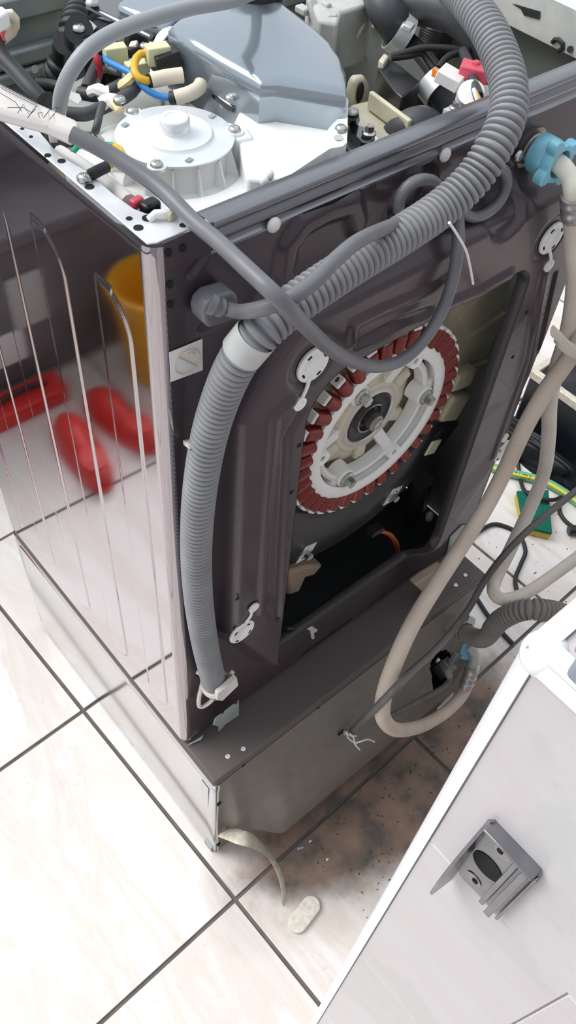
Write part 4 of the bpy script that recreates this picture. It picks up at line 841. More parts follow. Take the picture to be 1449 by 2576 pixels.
# black filter box
m3 = Matrix.Rotation(-.45, 3, 'Z')
MB().prism([(0.4284,0.1720,1.3450),(0.4571,0.1852,1.3450),(0.4579,0.1696,1.3450),(0.4480,0.1228,1.3450),(0.4040,0.1080,1.3450),(0.4086,0.1262,1.3450)], (0, 0, -.045)).build('filter_box', 'black_plastic', wm, bevel=.002, label='black plastic filter box hanging by its wires')
zpl([(0.4324,0.1764,1.3520),(0.4505,0.1859,1.3520),(0.4504,0.1767,1.3520),(0.4324,0.1673,1.3520)], .01, 'wire_connector', 'cream_plastic', wm)
for pts in ([(0.4440,0.1678,1.3560),(0.4578,0.1602,1.3600),(0.4771,0.1488,1.3650),(0.4956,0.1296,1.3670),(0.5075,0.1158,1.3660)], [(0.4437,0.1672,1.3550),(0.4614,0.1567,1.3570),(0.4773,0.1534,1.3580),(0.4795,0.1408,1.3500),(0.4798,0.1284,1.3450)], [(0.5075,0.1158,1.3660),(0.5266,0.1179,1.3660),(0.5414,0.1108,1.3600),(0.5363,0.0938,1.3500)], [(0.5020,0.1169,1.3660),(0.4861,0.1202,1.3650),(0.4732,0.1188,1.3600),(0.4659,0.1151,1.3580)]):
    cable('loom_cable', pts, .0038, 'black_rubber', wm)
cable('loom_cable', [(0.5016,0.1141,1.3680),(0.4743,0.0815,1.3720),(0.4537,0.0571,1.3720),(0.4361,0.0320,1.3680)], .0055, 'rubber_grey', wm)
for m_, pts in (('wire_yellow', [(0.4340,0.0363,1.3730),(0.4264,0.0236,1.3720),(0.4279,0.0203,1.3680)]), ('wire_white', [(0.4341,0.0389,1.3740),(0.4250,0.0271,1.3730),(0.4250,0.0222,1.3680)])): cable('lead', pts, .0022, m_, wm)
# springs
def helix(pa, pb, r, turns, wr, name):
    a, b2 = V(pa), V(pb); x, y, z = frame(b2 - a); l = (b2 - a).length; n = turns * 16
    MB().tube([a + z * (l * i / n) + x * (r * math.cos(i * math.pi / 8)) + y * (r * math.sin(i * math.pi / 8)) for i in range(n + 1)], wr, 7).build(name, 'black_plastic', wm, smooth=60, label='black coiled suspension spring')
helix((0.6801,0.3000,1.2910), (0.6741,0.3000,1.2472), .021, 14, .0034, 'spring'); helix((0.5388,0.1900,1.2852), (0.5367,0.1900,1.2553), .017, 11, .003, 'spring')
cable('spring_wire', [(0.5273,0.1900,1.2579),(0.5277,0.1900,1.2448),(0.5259,0.1900,1.2347)], .003, 'black_plastic', wm)
# white and pink valve connectors
vb = MB().prism([(0.4624,0.0823,1.3520),(0.4944,0.0815,1.3520),(0.5001,0.0540,1.3520),(0.4696,0.0315,1.3520),(0.4429,0.0324,1.3520),(0.4476,0.0580,1.3520)], (0, 0, -.02)).build('inlet_valve', 'white_plastic', wm, bevel=.003, label='white plastic inlet valve with pink and white plugs')
conn((0.4359,0.0894,1.3720), (0.4453,0.0648,1.3660), .024, .013, 'white_plastic', 'valve_plug', vb); conn((0.4550,0.0779,1.3760), (0.4726,0.0507,1.3740), .022, .013, 'conn_pink', 'valve_plug', vb); conn((0.4665,0.0711,1.3800), (0.4679,0.0638,1.3800), .008, .008, 'conn_pink', 'valve_plug', vb)
MB().cone((0.4530,0.0526,1.3450), (0.4376,0.0442,1.3680), .015, .014, 20).build('valve_body', 'white_plastic', vb); MB().cone((0.4928,0.0607,1.3650), (0.4856,0.0574,1.3740), .008, .008, 14).build('valve_body', 'white_plastic', vb)
MB().box((0.4338,0.0916,1.3700), (.006, .008, .008)).build('plug_key', 'orange', vb)
MB().bar((0.3945,0.0332,1.3600), (0.4120,0.0336,1.3600), .018, .006).build('valve_bracket', 'galv', wm); screw((0.3973,0.0302,1.3680), (0, 0, 1), .006, wm, name='bolt', hexh=.004)
# light right-hand rail with hook slots
MB().box((.689, MD / 2, 1.353), (.003, MD - .04, .050)).build('right_rail', 'galv', wm, bevel=.001)
MB().box((.700, MD / 2, 1.3765), (.022, MD - .03, .002)).build('right_flange', 'galv', wm)
yr = lambda p: V(p) + Vector((-.0022, 0, 0))
MB().prism([yr(p) for p in [(0.6890,0.1939,1.3539),(0.6890,0.1503,1.3594),(0.6890,0.1483,1.3508),(0.6890,0.1717,1.3474),(0.6890,0.1788,1.3524)]], (-.0008, 0, 0)).build('rail_slot', 'inner_dark', wm)
MB().tube([yr(p) for p in [(0.6880,0.1204,1.3338),(0.6880,0.1184,1.3383),(0.6880,0.1129,1.3403),(0.6880,0.1058,1.3382),(0.6880,0.1035,1.3325),(0.6880,0.1083,1.3288)]], .003, 8).build('rail_slot', 'inner_dark', wm)
MB().cone(yr((0.6890,0.0936,1.3355)), yr((0.6870,0.0924,1.3364)), .004, .004, 14).build('rail_slot', 'inner_dark', wm)
for p in [(0.6980,0.4687,1.1939),(0.6980,0.3460,1.2799),(0.6980,0.3432,1.2691),(0.6980,0.4461,1.2381)]: MB().bar(V(p) + Vector((0, -.012, 0)), V(p) + Vector((0, .012, .004)), .006, .003).build('wall_rib', 'tub_grey', wm)
# inlet thread on the back
ia, ib = V((0.5116,0.0000,1.3042)), V((0.4937,-0.0200,1.3161)); IN = ia.copy()
thr = [(.0178 - (.0014 if i % 2 else 0), i * .0016) for i in range(14)]
MB().lathe(IN, (0, -1, 0), [(.024, 0), (.024, .002), (.017, .003)] + [(r, h + .003) for r, h in thr] + [(0, .026)], 28).build('inlet_thread', 'shaft_steel', wm, label='threaded inlet stub on the back panel')
screw((0.4842,-0.0040,1.3051), (0, -1, 0), .007, wm)
# ================================================================ hoses and cables (things of their own)
dh = thing('drain_hose', (.06, -.03, .52), 'grey corrugated drain hose arching down the machine back', 'hose')
dpts = [(.668, .318, 1.325), (.640, .300, 1.375), (.585, .245, 1.415)] + [(0.5024,0.1500,1.4251),(0.4665,0.0900,1.4307),(0.4431,0.0450,1.4286),(0.4209,0.0050,1.4202),(0.3970,-0.0280,1.4109),(0.3731,-0.0500,1.3980),(0.3490,-0.0600,1.3804),(0.3241,-0.0620,1.3571),(0.2876,-0.0600,1.3384),(0.2312,-0.0620,1.3309),(0.1744,-0.0640,1.3264),(0.1255,-0.0660,1.3209),(0.0918,-0.0660,1.3127),(0.0656,-0.0660,1.3021),(0.0501,-0.0560,1.2725),(0.0419,-0.0440,1.2265),(0.0327,-0.0360,1.1717),(0.0244,-0.0320,1.1076),(0.0186,-0.0300,1.0354),(0.0171,-0.0280,0.9498),(0.0205,-0.0270,0.8475),(0.0300,-0.0260,0.7327),(0.0420,-0.0260,0.6296),(0.0495,-0.0260,0.5813)]
corrugated(dpts, .0186, .0048, .0070, 26).build('hose_tube', 'hose_grey', dh, smooth=80)
def ring_on(pa, pb, r, w, th, name, m, par):
    a, b2 = V(pa), V(pb); d = (b2 - a).normalized(); c = (a + b2) / 2
    return MB().lathe(c, d, [(r, -w), (r + th, -w), (r + th, w), (r, w)], 36, close=True).build(name, m, par, bevel=.0006)
ring_on((0.0633,-0.0660,1.3032), (0.0518,-0.0560,1.2772), .0187, .0125, .0012, 'collar', 'collar_grey', dh)['label'] = 'pale grey collar sleeve'
ring_on((0.0413,-0.0260,0.6367), (0.0510,-0.0260,0.5754), .0185, .006, .004, 'clip_ring', 'clip_white', dh)
yplane([(0.0306,-0.0450,0.6348),(0.0659,-0.0450,0.6424),(0.0695,-0.0450,0.6125),(0.0395,-0.0450,0.5987),(0.0290,-0.0450,0.6146)], .008, 'clip_jaw', 'clip_white', dh)
MB().tube(spline([(0.0314,-0.0120,0.5990),(0.0246,-0.0120,0.5564),(0.0250,-0.0140,0.5340),(0.0352,-0.0180,0.5357),(0.0479,-0.0240,0.5570)], .004), .0035, 8).build('clip_loop', 'clip_white', dh)
MB().tube(spline([(0.0256,-0.0080,0.6408),(0.0284,-0.0140,0.6403),(0.0274,-0.0200,0.6317)], .004), .0035, 8).build('clip_loop', 'clip_white', dh)
MB().tube(spline([(0.0659,-0.0450,0.6424),(0.0653,-0.0400,0.6418),(0.0643,-0.0350,0.6229),(0.0569,-0.0300,0.6113)], .004), .003, 8).build('clip_loop', 'clip_white', dh)

pc = thing('power_cord', (0.0403,-0.0200,1.3216), 'grey power cord with its plug parked on the machine back', 'power cord')
MB().tube(spline([(0.0547,-0.0300,1.3104),(0.0553,-0.0480,1.3184),(0.0430,-0.0880,1.3526),(0.0587,-0.1050,1.3665),(0.0851,-0.1050,1.3716),(0.1175,-0.0950,1.3733),(0.1596,-0.0800,1.3664),(0.2220,-0.0600,1.3458),(0.2814,-0.0450,1.3275),(0.3370,-0.0300,1.3083),(0.3700,-0.0200,1.3143),(0.3885,-0.0180,1.3205)], .006), .0066, 14).build('cord', 'cord_grey', pc, smooth=60)
plc = [V(p) for p in [(0.0344,-0.0040,1.3098),(0.0372,-0.0040,1.3179),(0.0459,-0.0040,1.3225),(0.0667,-0.0040,1.3194),(0.0734,-0.0040,1.3131),(0.0748,-0.0040,1.2994),(0.0667,-0.0040,1.2861),(0.0417,-0.0040,1.2906),(0.0358,-0.0040,1.2996)]]
MB().prism(plc, (0, -.022, 0)).build('plug', 'cord_grey', pc, bevel=.004, seg=3, label='flat grey moulded plug')
bt = spline([(0.0413,-0.0260,1.3199),(0.0456,-0.0300,1.3172),(0.0513,-0.0310,1.3130),(0.0542,-0.0340,1.3123)], .0016)
MB().tube(bt, [.0105 - .003 * i / len(bt) - (.0022 if (i // 2) % 3 == 2 else 0) for i in range(len(bt))], 14).build('boot', 'cord_grey', pc, smooth=30)

coil = thing('coiled_cord', (0.3544,-0.0200,1.3061), 'dark grey cord loops hanging behind the corrugated hose', 'cord')
MB().tube(spline([(0.3622,-0.0300,1.2863),(0.3398,-0.0280,1.3063),(0.3286,-0.0260,1.3270),(0.3132,-0.0240,1.3419),(0.2942,-0.0220,1.3473),(0.2811,-0.0200,1.3424),(0.2748,-0.0200,1.3297),(0.2800,-0.0220,1.3158),(0.3034,-0.0240,1.3047),(0.3315,-0.0260,1.3014)], .006), .0062, 12).build('cord_loop', 'cord_grey', coil, smooth=60)
MB().tube(spline([(0.3750,-0.0240,1.2860),(0.3995,-0.0240,1.2703),(0.4239,-0.0240,1.2663),(0.4459,-0.0220,1.2726),(0.4526,-0.0200,1.2886),(0.4403,-0.0200,1.3091),(0.4175,-0.0200,1.3210),(0.3908,-0.0200,1.3252)], .006), .0062, 12).build('cord_loop', 'cord_grey', coil, smooth=60)
ct = MB().tube(spline([(0.2632,-0.0920,1.3511),(0.2801,-0.0920,1.3321),(0.3070,-0.0880,1.3017),(0.3305,-0.0820,1.2699),(0.3515,-0.0780,1.2366)], .004), .0014, 8).build('cable_tie_tail', 'white_matte', smooth=60)
tag(ct, 'thin white cable tie tail hanging below the corrugated hose', 'cable tie')

gc = MB().tube(spline([(0.0082,0.1186,1.4150),(0.0180,0.1049,1.4100),(0.0305,0.0838,1.4020),(0.0428,0.0449,1.3920),(0.0430,-0.0016,1.3860),(0.0417,-0.0350,1.3867),(0.0360,-0.0800,1.3897),(0.0390,-0.1150,1.3825),(0.0716,-0.1150,1.3392),(0.1221,-0.1000,1.2782),(0.1841,-0.0800,1.2151),(0.2405,-0.0660,1.1704),(0.2846,-0.0620,1.1562),(0.3183,-0.0600,1.1694),(0.3379,-0.0580,1.1978),(0.3464,-0.0550,1.2319),(0.3505,-0.0480,1.2662),(0.3600,-0.0340,1.2836),(0.3676,-0.0220,1.2885),(0.3691,-0.0140,1.2955)], .006), .0069, 14).build('supply_cable', 'cord_grey', smooth=60)
tag(gc, 'grey supply cable draped from the top corner across the motor coils', 'cable')
ac = MB().tube(spline([(0.0305,0.1771,1.4050),(0.0279,0.1641,1.4250),(0.0320,0.1530,1.4450),(0.0475,0.1501,1.4600),(0.0773,0.1567,1.4650),(0.1179,0.1635,1.4650),(0.1678,0.1744,1.4600),(0.2283,0.1881,1.4500),(0.2720,0.2153,1.4380),(0.3063,0.2444,1.4240),(0.3265,0.2666,1.4120)], .006), .0066, 14).build('arched_cable', 'cord_light', smooth=60)
tag(ac, 'light grey cable arching over the open top above the wires', 'cable')
# printed wiring-diagram sleeve holding the cable ends
wd_ = thing('diagram_sleeve', (0.0067,0.1685,1.4100), 'pale printed wiring-diagram sleeve tied over the left top rail', 'label sleeve')
dp = [V(p) for p in [(-0.0114,0.2428,1.4180),(0.0001,0.2217,1.4180),(0.0108,0.1730,1.4180),(0.0213,0.1342,1.4180),(0.0217,0.1261,1.4180),(0.0120,0.1272,1.4100),(0.0051,0.1597,1.4080),(-0.0123,0.2046,1.4040),(-0.0239,0.2254,1.4040)]]
MB().prism(dp, (0, 0, -.012)).build('sleeve', 'paper', wd_, bevel=.003)
def onp(px): return V(px)
for pts in ([(-0.0105,0.1739,1.4125),(-0.0020,0.1779,1.4160),(-0.0035,0.1665,1.4120),(0.0040,0.1690,1.4140)], [(0.0042,0.1571,1.4115),(0.0139,0.1607,1.4155),(0.0188,0.1557,1.4170)], [(-0.0081,0.2077,1.4155),(-0.0051,0.1859,1.4155),(-0.0065,0.1742,1.4130)], [(-0.0064,0.1651,1.4110),(0.0060,0.1707,1.4155)], [(0.0017,0.1592,1.4120),(0.0027,0.1630,1.4135),(0.0057,0.1615,1.4140),(0.0046,0.1589,1.4120)], [(-0.0120,0.1885,1.4115),(-0.0034,0.1759,1.4145),(-0.0011,0.1670,1.4135)], [(0.0070,0.1521,1.4115),(0.0181,0.1545,1.4170),(0.0173,0.1582,1.4170)]):
    MB().tube([V(p) + Vector((0, 0, .0018)) for p in pts], .0003, 5).build('printed_line', 'ink', wd_)
for k in range(3):
    MB().tube([V(p) + Vector((0, 0, .0008)) for p in (([(-0.0015,0.2188,1.4182),(0.0086,0.1724,1.4182)], [(-0.0029,0.2164,1.4178),(0.0072,0.1701,1.4178)], [(-0.0043,0.2138,1.4175),(0.0058,0.1677,1.4175)])[k])], .00025, 5).build('printed_line', 'ink', wd_)
MB().bar((0.0086,0.1559,1.4080), (0.0209,0.1786,1.3780), .007, .003).build('tie', 'wire_white', wd_)

# --- inlet hose with the blue nut on the machine
ih = thing('inlet_hose', (0.4784,-0.0500,1.3249), 'whitish inlet hose with a light blue nut on the machine back', 'hose')
nutA = IN + Vector((0, -.010, 0)); ax = Vector((0, -1, 0))
MB().lathe(nutA, ax, [(.0, 0), (.0215, 0), (.0222, .002), (.0222, .018), (.020, .021), (.013, .023)], 32).build('coupling_nut', 'blue_nut', ih, label='light blue plastic coupling nut')
wn = MB(); wz = [nutA + ax * .020, nutA + ax * .033]
prof = []
for i in range(48):
    t = 2 * math.pi * i / 48; prof.append((.0215 + .0110 * max(0, math.cos(4 * t)) ** .8, t + .5))
for c in wz: wn.v += [tuple(c + Vector((r * math.cos(t), 0, r * math.sin(t)))) for r, t in prof]
for c in wz: wn.v += [tuple(c + Vector((.0155 * math.cos(t), 0, .0155 * math.sin(t)))) for r, t in prof]
for i in range(48):
    j = (i + 1) % 48; wn.f += [(i, 48 + i, 48 + j, j), (96 + i, 96 + j, 144 + j, 144 + i), (48 + i, 144 + i, 144 + j, 48 + j), (i, j, 96 + j, 96 + i)]
wn.build('nut_wings', 'blue_nut', ih, bevel=.0012)
ee = nutA + ax * .020
elb = spline([ee, ee + Vector((.001, -.014, -.001)), ee + Vector((.004, -.027, -.010)), (0.5134,-0.0660,1.2848), (0.5209,-0.0670,1.2695)], .004)
MB().tube(elb, .0105, 18).build('elbow', 'elbow_white', ih, smooth=60)
cr = spline([(0.5153,-0.0670,1.2789),(0.5223,-0.0680,1.2645),(0.5313,-0.0690,1.2450)], .002)
MB().tube(cr, [.0128 + (.0014 if (i // 4) % 2 else 0) for i in range(len(cr))], 20).build('crimp_sleeve', 'crimp', ih, smooth=40)
hp = spline([(0.5272,-0.0680,1.2552),(0.5619,-0.0690,1.1944),(0.5962,-0.0690,1.1331),(0.6231,-0.0690,1.0694),(0.6416,-0.0680,1.0107),(0.6540,-0.0670,0.9427),(0.6717,-0.0690,0.8677),(0.7102,-0.0750,0.7663),(0.7314,-0.0850,0.6687),(0.7039,-0.1000,0.5909),(0.6626,-0.1150,0.5180),(0.6217,-0.1300,0.4802),(0.5919,-0.1500,0.4895),(0.5976,-0.1700,0.4872),(0.6552,-0.1800,0.4632),(0.7215,-0.1850,0.4606),(0.7972,-0.1900,0.4663),(0.8459,-0.1950,0.4834)], .008)
MB().tube(hp, .0122, 18, uvk=(44, 620)).build('hose_tube', 'braid_clean', ih, smooth=60)
# --- second inlet hose feeding the pedestal
i2 = thing('inlet_hose', (0.5745,-0.1500,0.2887), 'dirty beige braided hose looping down to the pedestal', 'hose')
h2 = spline([(0.6594,-0.0850,1.0630),(0.6419,-0.0880,1.0386),(0.6226,-0.0920,1.0006),(0.5877,-0.0940,0.9565),(0.5686,-0.0940,0.8903),(0.5570,-0.0960,0.8103),(0.5218,-0.1050,0.7469),(0.4606,-0.1200,0.7128),(0.3764,-0.1450,0.7077),(0.3004,-0.1700,0.7020),(0.2513,-0.1900,0.6590),(0.2369,-0.2000,0.5879),(0.2514,-0.2050,0.5053),(0.3115,-0.2050,0.3811),(0.4131,-0.2000,0.2480),(0.5099,-0.1950,0.1710),(0.5663,-0.1900,0.1643),(0.5935,-0.1800,0.1824)], .008)
MB().tube(h2, .0128, 18, uvk=(44, 620)).build('hose_tube', 'braid_dirty', i2, smooth=60)
c2 = spline([(0.5783,-0.1850,0.1817),(0.5918,-0.1780,0.2082),(0.5983,-0.1720,0.2333)], .002)
MB().tube(c2, [.0138 + (.0018 if (i // 4) % 2 else 0) for i in range(len(c2))], 18).build('crimp_sleeve', 'crimp', i2, smooth=40)
MB().tube(spline([(0.5975,-0.1730,0.2287),(0.6059,-0.1660,0.2514),(0.6067,-0.1550,0.2664),(0.6036,-0.1450,0.2722)], .004), .0098, 16).build('elbow', 'collar_grey', i2, smooth=60)
MB().cone((0.6279,-0.1100,0.2032), (0.6007,-0.1450,0.2523), .016, .017, 22).build('coupling_nut', 'blue_nut', i2, bevel=.001, label='blue plastic coupling nut')
MB().bar((0.6140,-0.1500,0.1895), (0.6163,-0.1500,0.2620), .014, .014).build('nut_wings', 'blue_nut', i2, bevel=.002)
# --- cable tie binding the two hoses
zt_ = [V(p) for p in [(0.5158,-0.1120,1.1071),(0.5346,-0.1180,1.0869),(0.5713,-0.1180,1.0567),(0.6296,-0.1080,1.0136)]]
tie = thing('cable_tie', zt_[1], 'beige cable tie binding the two inlet hoses together', 'cable tie')
MB().tube(spline(zt_, .004), .0085, 10, flat=.2, up=(.44, .44, -.78)).build('strap', 'tie_beige', tie, smooth=40)
MB().tube(spline([(0.4876,-0.1180,1.1332),(0.5077,-0.1180,1.1146),(0.5192,-0.1180,1.1012)], .004), .0075, 8, flat=.4, up=(.44, .44, -.78)).build('strap_end', 'tie_beige', tie, smooth=40)
# --- thin grey cord tied to the pedestal
tcord = MB().tube(spline([(0.7870,-0.1500,0.6901),(0.7353,-0.1500,0.6788),(0.6618,-0.1500,0.6741),(0.5999,-0.1480,0.6525),(0.5754,-0.1400,0.5944),(0.5749,-0.1300,0.5130),(0.5501,-0.1350,0.4596),(0.4774,-0.1550,0.4838),(0.3815,-0.1800,0.5473),(0.2729,-0.2080,0.6416),(0.2096,-0.2240,0.6845),(0.2144,-0.2050,0.5951),(0.2624,-0.1600,0.4055),(0.2830,-0.1340,0.2926)], .008), .0062, 12).build('mains_cord', 'cord_dusty', smooth=60)
tag(tcord, 'dusty grey cord running slantwise down to white twine on the pedestal', 'cord')
lc = MB().tube(spline([(0.5107,-0.1700,0.2964),(0.5145,-0.1720,0.2663),(0.4887,-0.1720,0.2637),(0.4289,-0.1660,0.2781),(0.3621,-0.1620,0.3023),(0.3381,-0.1520,0.2882)], .008), .0055, 12).build('mains_cord', 'cord_dusty', smooth=60)
tag(lc, 'dusty grey cord lying along the pedestal back from its connector', 'cord')
tw = thing('twine', (0.2762,-0.1350,0.2917), 'white twine knotted through a hole in the pedestal back', 'twine')
for pts in ([(0.2741,-0.1200,0.2770),(0.2599,-0.1380,0.3254),(0.2639,-0.1420,0.3021),(0.2771,-0.1500,0.2759),(0.2840,-0.1560,0.2805),(0.3024,-0.1600,0.2720),(0.3211,-0.1650,0.2428)], [(0.2731,-0.1240,0.2729),(0.2686,-0.1400,0.3096),(0.2769,-0.1460,0.2871),(0.2768,-0.1520,0.2727),(0.2861,-0.1600,0.2478)], [(0.2732,-0.1240,0.2853),(0.2669,-0.1420,0.3085),(0.2842,-0.1450,0.2856)]):
    MB().tube(spline(pts, .003), .0016, 6).build('strand', 'white_matte', tw, smooth=60)
MB().box((0.2654,-0.1230,0.2892), (.014, .003, .006)).build('slot', 'hole_black', ped)
# --- pedestal drain hose
pd = thing('pedestal_drain_hose', (0.6059,-0.1500,0.3184), 'short dirty grey corrugated hose elbowed off the pedestal', 'hose')
MB().tube(spline([(0.5820,-0.1000,0.3231),(0.5805,-0.1250,0.3349),(0.5759,-0.1550,0.3543),(0.5740,-0.1750,0.3776),(0.5817,-0.1800,0.3943),(0.5819,-0.1800,0.4176)], .004), .0185, 20).build('elbow', 'hose_grey_dirty', pd, smooth=60)
ring_on((0.5816,-0.1220,0.3343), (0.5758,-0.1420,0.3490), .0190, .006, .0012, 'clamp', 'crimp', pd)
corrugated([(0.5810,-0.1810,0.4112),(0.5758,-0.1870,0.4534),(0.5772,-0.1980,0.4899),(0.5846,-0.2120,0.5167),(0.6004,-0.2300,0.5267),(0.6386,-0.2520,0.5073),(0.6851,-0.2700,0.4629)], .0200, .0055, .0085, 22).build('hose_tube', 'hose_grey_dirty', pd, smooth=80)
# --- translucent strip sticking out from under the pedestal
sp_ = spline([(0.0199,-0.0900,0.1302),(0.0194,-0.1300,0.1945),(0.0415,-0.1500,0.1698),(0.0773,-0.1570,0.0350),(0.0770,-0.1897,0.0180),(0.0627,-0.2234,0.0100),(0.0447,-0.2451,0.0060)], .006)
wdt = [.017 - .010 * i / len(sp_) for i in range(len(sp_))]; wdt[-1] = .002; wdt[-2] = .005
sw = MB().tube(sp_, wdt, 10, flat=.16, up=(0, 1, .3)).build('plastic_strip', 'pedestal_strip', smooth=60)
tag(sw, 'crumpled yellowish plastic strip poking out under the pedestal corner', 'plastic strip')

# ================================================================ loose things on the floor and wall
fc = V((0.0668,-0.2820,0.0000)); fa = (V((0.1047,-0.2754,0.0000)) - V((0.0283,-0.2889,0.0000))); L_ = fa.length * .5; fa.normalize(); fn = Vector((-fa.y, fa.x, 0)); rr = .0185
pl = [fc + fa * L_ + fa * rr * math.cos(t) * 1.0 + fn * rr * math.sin(t) - fa * rr for t in np.linspace(-math.pi / 2, math.pi / 2, 12)] + [fc - fa * L_ + fa * rr - fa * rr * math.cos(t) - fn * rr * math.sin(t) for t in np.linspace(-math.pi / 2, math.pi / 2, 12)]
tag(MB().prism([p + Vector((0, 0, .010)) for p in pl], (0, 0, -.0098)).build('foam_pad', 'foam', bevel=.002), 'dirty white oblong foam pad lying on the floor', 'foam pad')
pb = V((0.1425,-0.1819,0.0030)); tag(MB().bar((0.1365,-0.1790,0.0030), (0.1497,-0.1847,0.0030), .005, .005).build('plastic_fragment', 'lilac', bevel=.0015), 'tiny lilac plastic fragment on the dirty tiles', 'fragment')
for q, (lb, p) in enumerate(zip(('tiny white crumb below the lilac fragment', 'tiny white crumb near the tile joint'), [(0.1713,-0.2327,0.0010),(0.1682,-0.1836,0.0010)])):
    tag(MB().sphere(p, .003, 8, (1.3, .7, .5)).build('crumb', 'white_matte'), lb, 'crumb')
rnd = random.Random(3)
dbm = MB()
for k in range(420):
    x, y = rnd.uniform(.15, 1.35), rnd.uniform(-.42, .12) if k % 2 else rnd.uniform(-.38, -.18)
    a = rnd.uniform(0, 6.3); l = rnd.uniform(.0006, .0026) * (2 if k % 23 == 0 else 1); w = rnd.uniform(.0004, .0012); d = Vector((math.cos(a), math.sin(a), 0)) * l; n_ = Vector((-math.sin(a), math.cos(a), 0)) * w; c = Vector((x, y, .0007))
    dbm.prism([c - d - n_, c + d - n_ * .6, c + d * .8 + n_, c - d * .7 + n_], (0, 0, .0009))
ob = dbm.build('debris', 'debris', smooth=0); tag(ob, 'fine dark grit and shavings scattered over the dirty tiles', 'debris'); ob['kind'] = 'stuff'

spg = thing('scouring_sponge', (1.2214,0.0880,0.0000), 'green and yellow scouring sponge lying on the floor', 'sponge')
sq = [V(p) for p in [(1.2159,0.1581,0.0300),(1.2906,0.1068,0.0300),(1.1785,0.0042,0.0300),(1.1355,0.0652,0.0300)]]
MB().prism([(p.x, p.y, .0225) for p in sq], (0, 0, -.0222)).build('foam', 'sponge_yellow', spg, bevel=.004, seg=3)
MB().prism([(p.x, p.y, .031) for p in sq], (0, 0, -.0085)).build('scouring_pad', 'sponge_green', spg, bevel=.002)
gh = thing('garden_hose', (1.3277,0.1683,0.0000), 'green garden hose with a yellow stripe on the floor', 'hose')
gp = spline([(1.2295,0.3414,0.0120),(1.2482,0.2522,0.0120),(1.2847,0.1952,0.0120),(1.3210,0.1386,0.0120),(1.3340,0.0783,0.0120),(1.3355,0.0241,0.0120),(1.3257,-0.0376,0.0120)], .01)
MB().tube(gp, .0125, 18).build('hose_tube', 'hose_green', gh, smooth=60)
camd = Vector((-1.45, -.62, 1.5)).normalized()
MB().tube([p + camd * .0098 for p in gp], .0048, 10).build('stripe', 'hose_yellow', gh, smooth=60)
def text_mesh(body, size, mtx, name, m, par):
    cu = bpy.data.curves.new(name, 'FONT'); cu.body = body; cu.size = size; cu.align_x = 'CENTER'; cu.align_y = 'CENTER'; cu.extrude = .0002; cu.resolution_u = 3
    to = bpy.data.objects.new(name, cu); COL.objects.link(to); dg = bpy.context.evaluated_depsgraph_get(); me = bpy.data.meshes.new_from_object(to.evaluated_get(dg)); bpy.data.objects.remove(to)
    o = link(name, me, None, par); me.materials.clear(); me.materials.append(M[m]); o.matrix_basis = mtx
    return o
ta, tb = V((1.2788,0.2107,0.0120)), V((1.3002,0.1762,0.0120)); tx = (ta - tb).normalized(); tz = (camd - tx * camd.dot(tx)).normalized(); ty = tz.cross(tx); tc_ = (ta + tb) / 2 + tz * .0152
text_mesh('IND. PE', .0145, Matrix(((tx.x, ty.x, tz.x, tc_.x), (tx.y, ty.y, tz.y, tc_.y), (tx.z, ty.z, tz.z, tc_.z), (0, 0, 0, 1))), 'lettering', 'ink', gh)
bc = MB().tube(spline([(0.9750,0.1369,0.0060),(1.0822,0.1339,0.0060),(1.1147,0.1057,0.0060),(1.1233,0.0641,0.0060),(1.0970,0.0188,0.0060),(1.0523,-0.0025,0.0060),(1.0022,-0.0260,0.0060),(0.9746,-0.0652,0.0060),(0.9728,-0.1082,0.0060),(0.9695,-0.1492,0.0060)], .01), .0055, 10).build('black_cable', 'black_rubber', smooth=60)
tag(bc, 'thin black cable snaking over the pale tiles near the pedestal', 'cable')
bc = MB().tube(spline([(1.3348,0.2500,0.0060),(1.2788,0.1895,0.0060),(1.2337,0.1446,0.0300),(1.2308,0.1046,0.0420),(1.2648,0.0745,0.0360),(1.3262,0.0725,0.0060),(1.3412,0.0398,0.0060)], .01), .0055, 10).build('black_cable', 'black_rubber', smooth=60)
tag(bc, 'thin black cable looping over the green sponge', 'cable')
bc = MB().tube(spline([(1.3235,0.0746,0.0060),(1.2823,0.0531,0.0060),(1.2627,0.0197,0.0060),(1.2650,-0.0193,0.0060),(1.2802,-0.0478,0.0060)], .01), .0055, 10).build('black_cable', 'black_rubber', smooth=60)
tag(bc, 'short black cable curving beside the sponge toward a dark plug', 'cable')
bc = MB().tube(spline([(0.8885,0.0167,0.0060),(0.8680,-0.0483,0.0060),(0.8582,-0.1049,0.0060),(0.8544,-0.1438,0.0060)], .01), .0055, 10).build('black_cable', 'black_rubber', smooth=60)
tag(bc, 'black cable passing under the short corrugated hose', 'cable')
pg = thing('dark_plug', (1.2694,-0.0170,0.0000), 'small dark plug at the right edge beyond the sponge', 'plug')
MB().lathe((1.2518,-0.0235,0.0140), (.8, -.6, 0), [(0, -.02), (.012, -.02), (.014, -.01), (.014, .02), (.009, .03), (0, .03)], 18).build('body', 'black_plastic', pg)
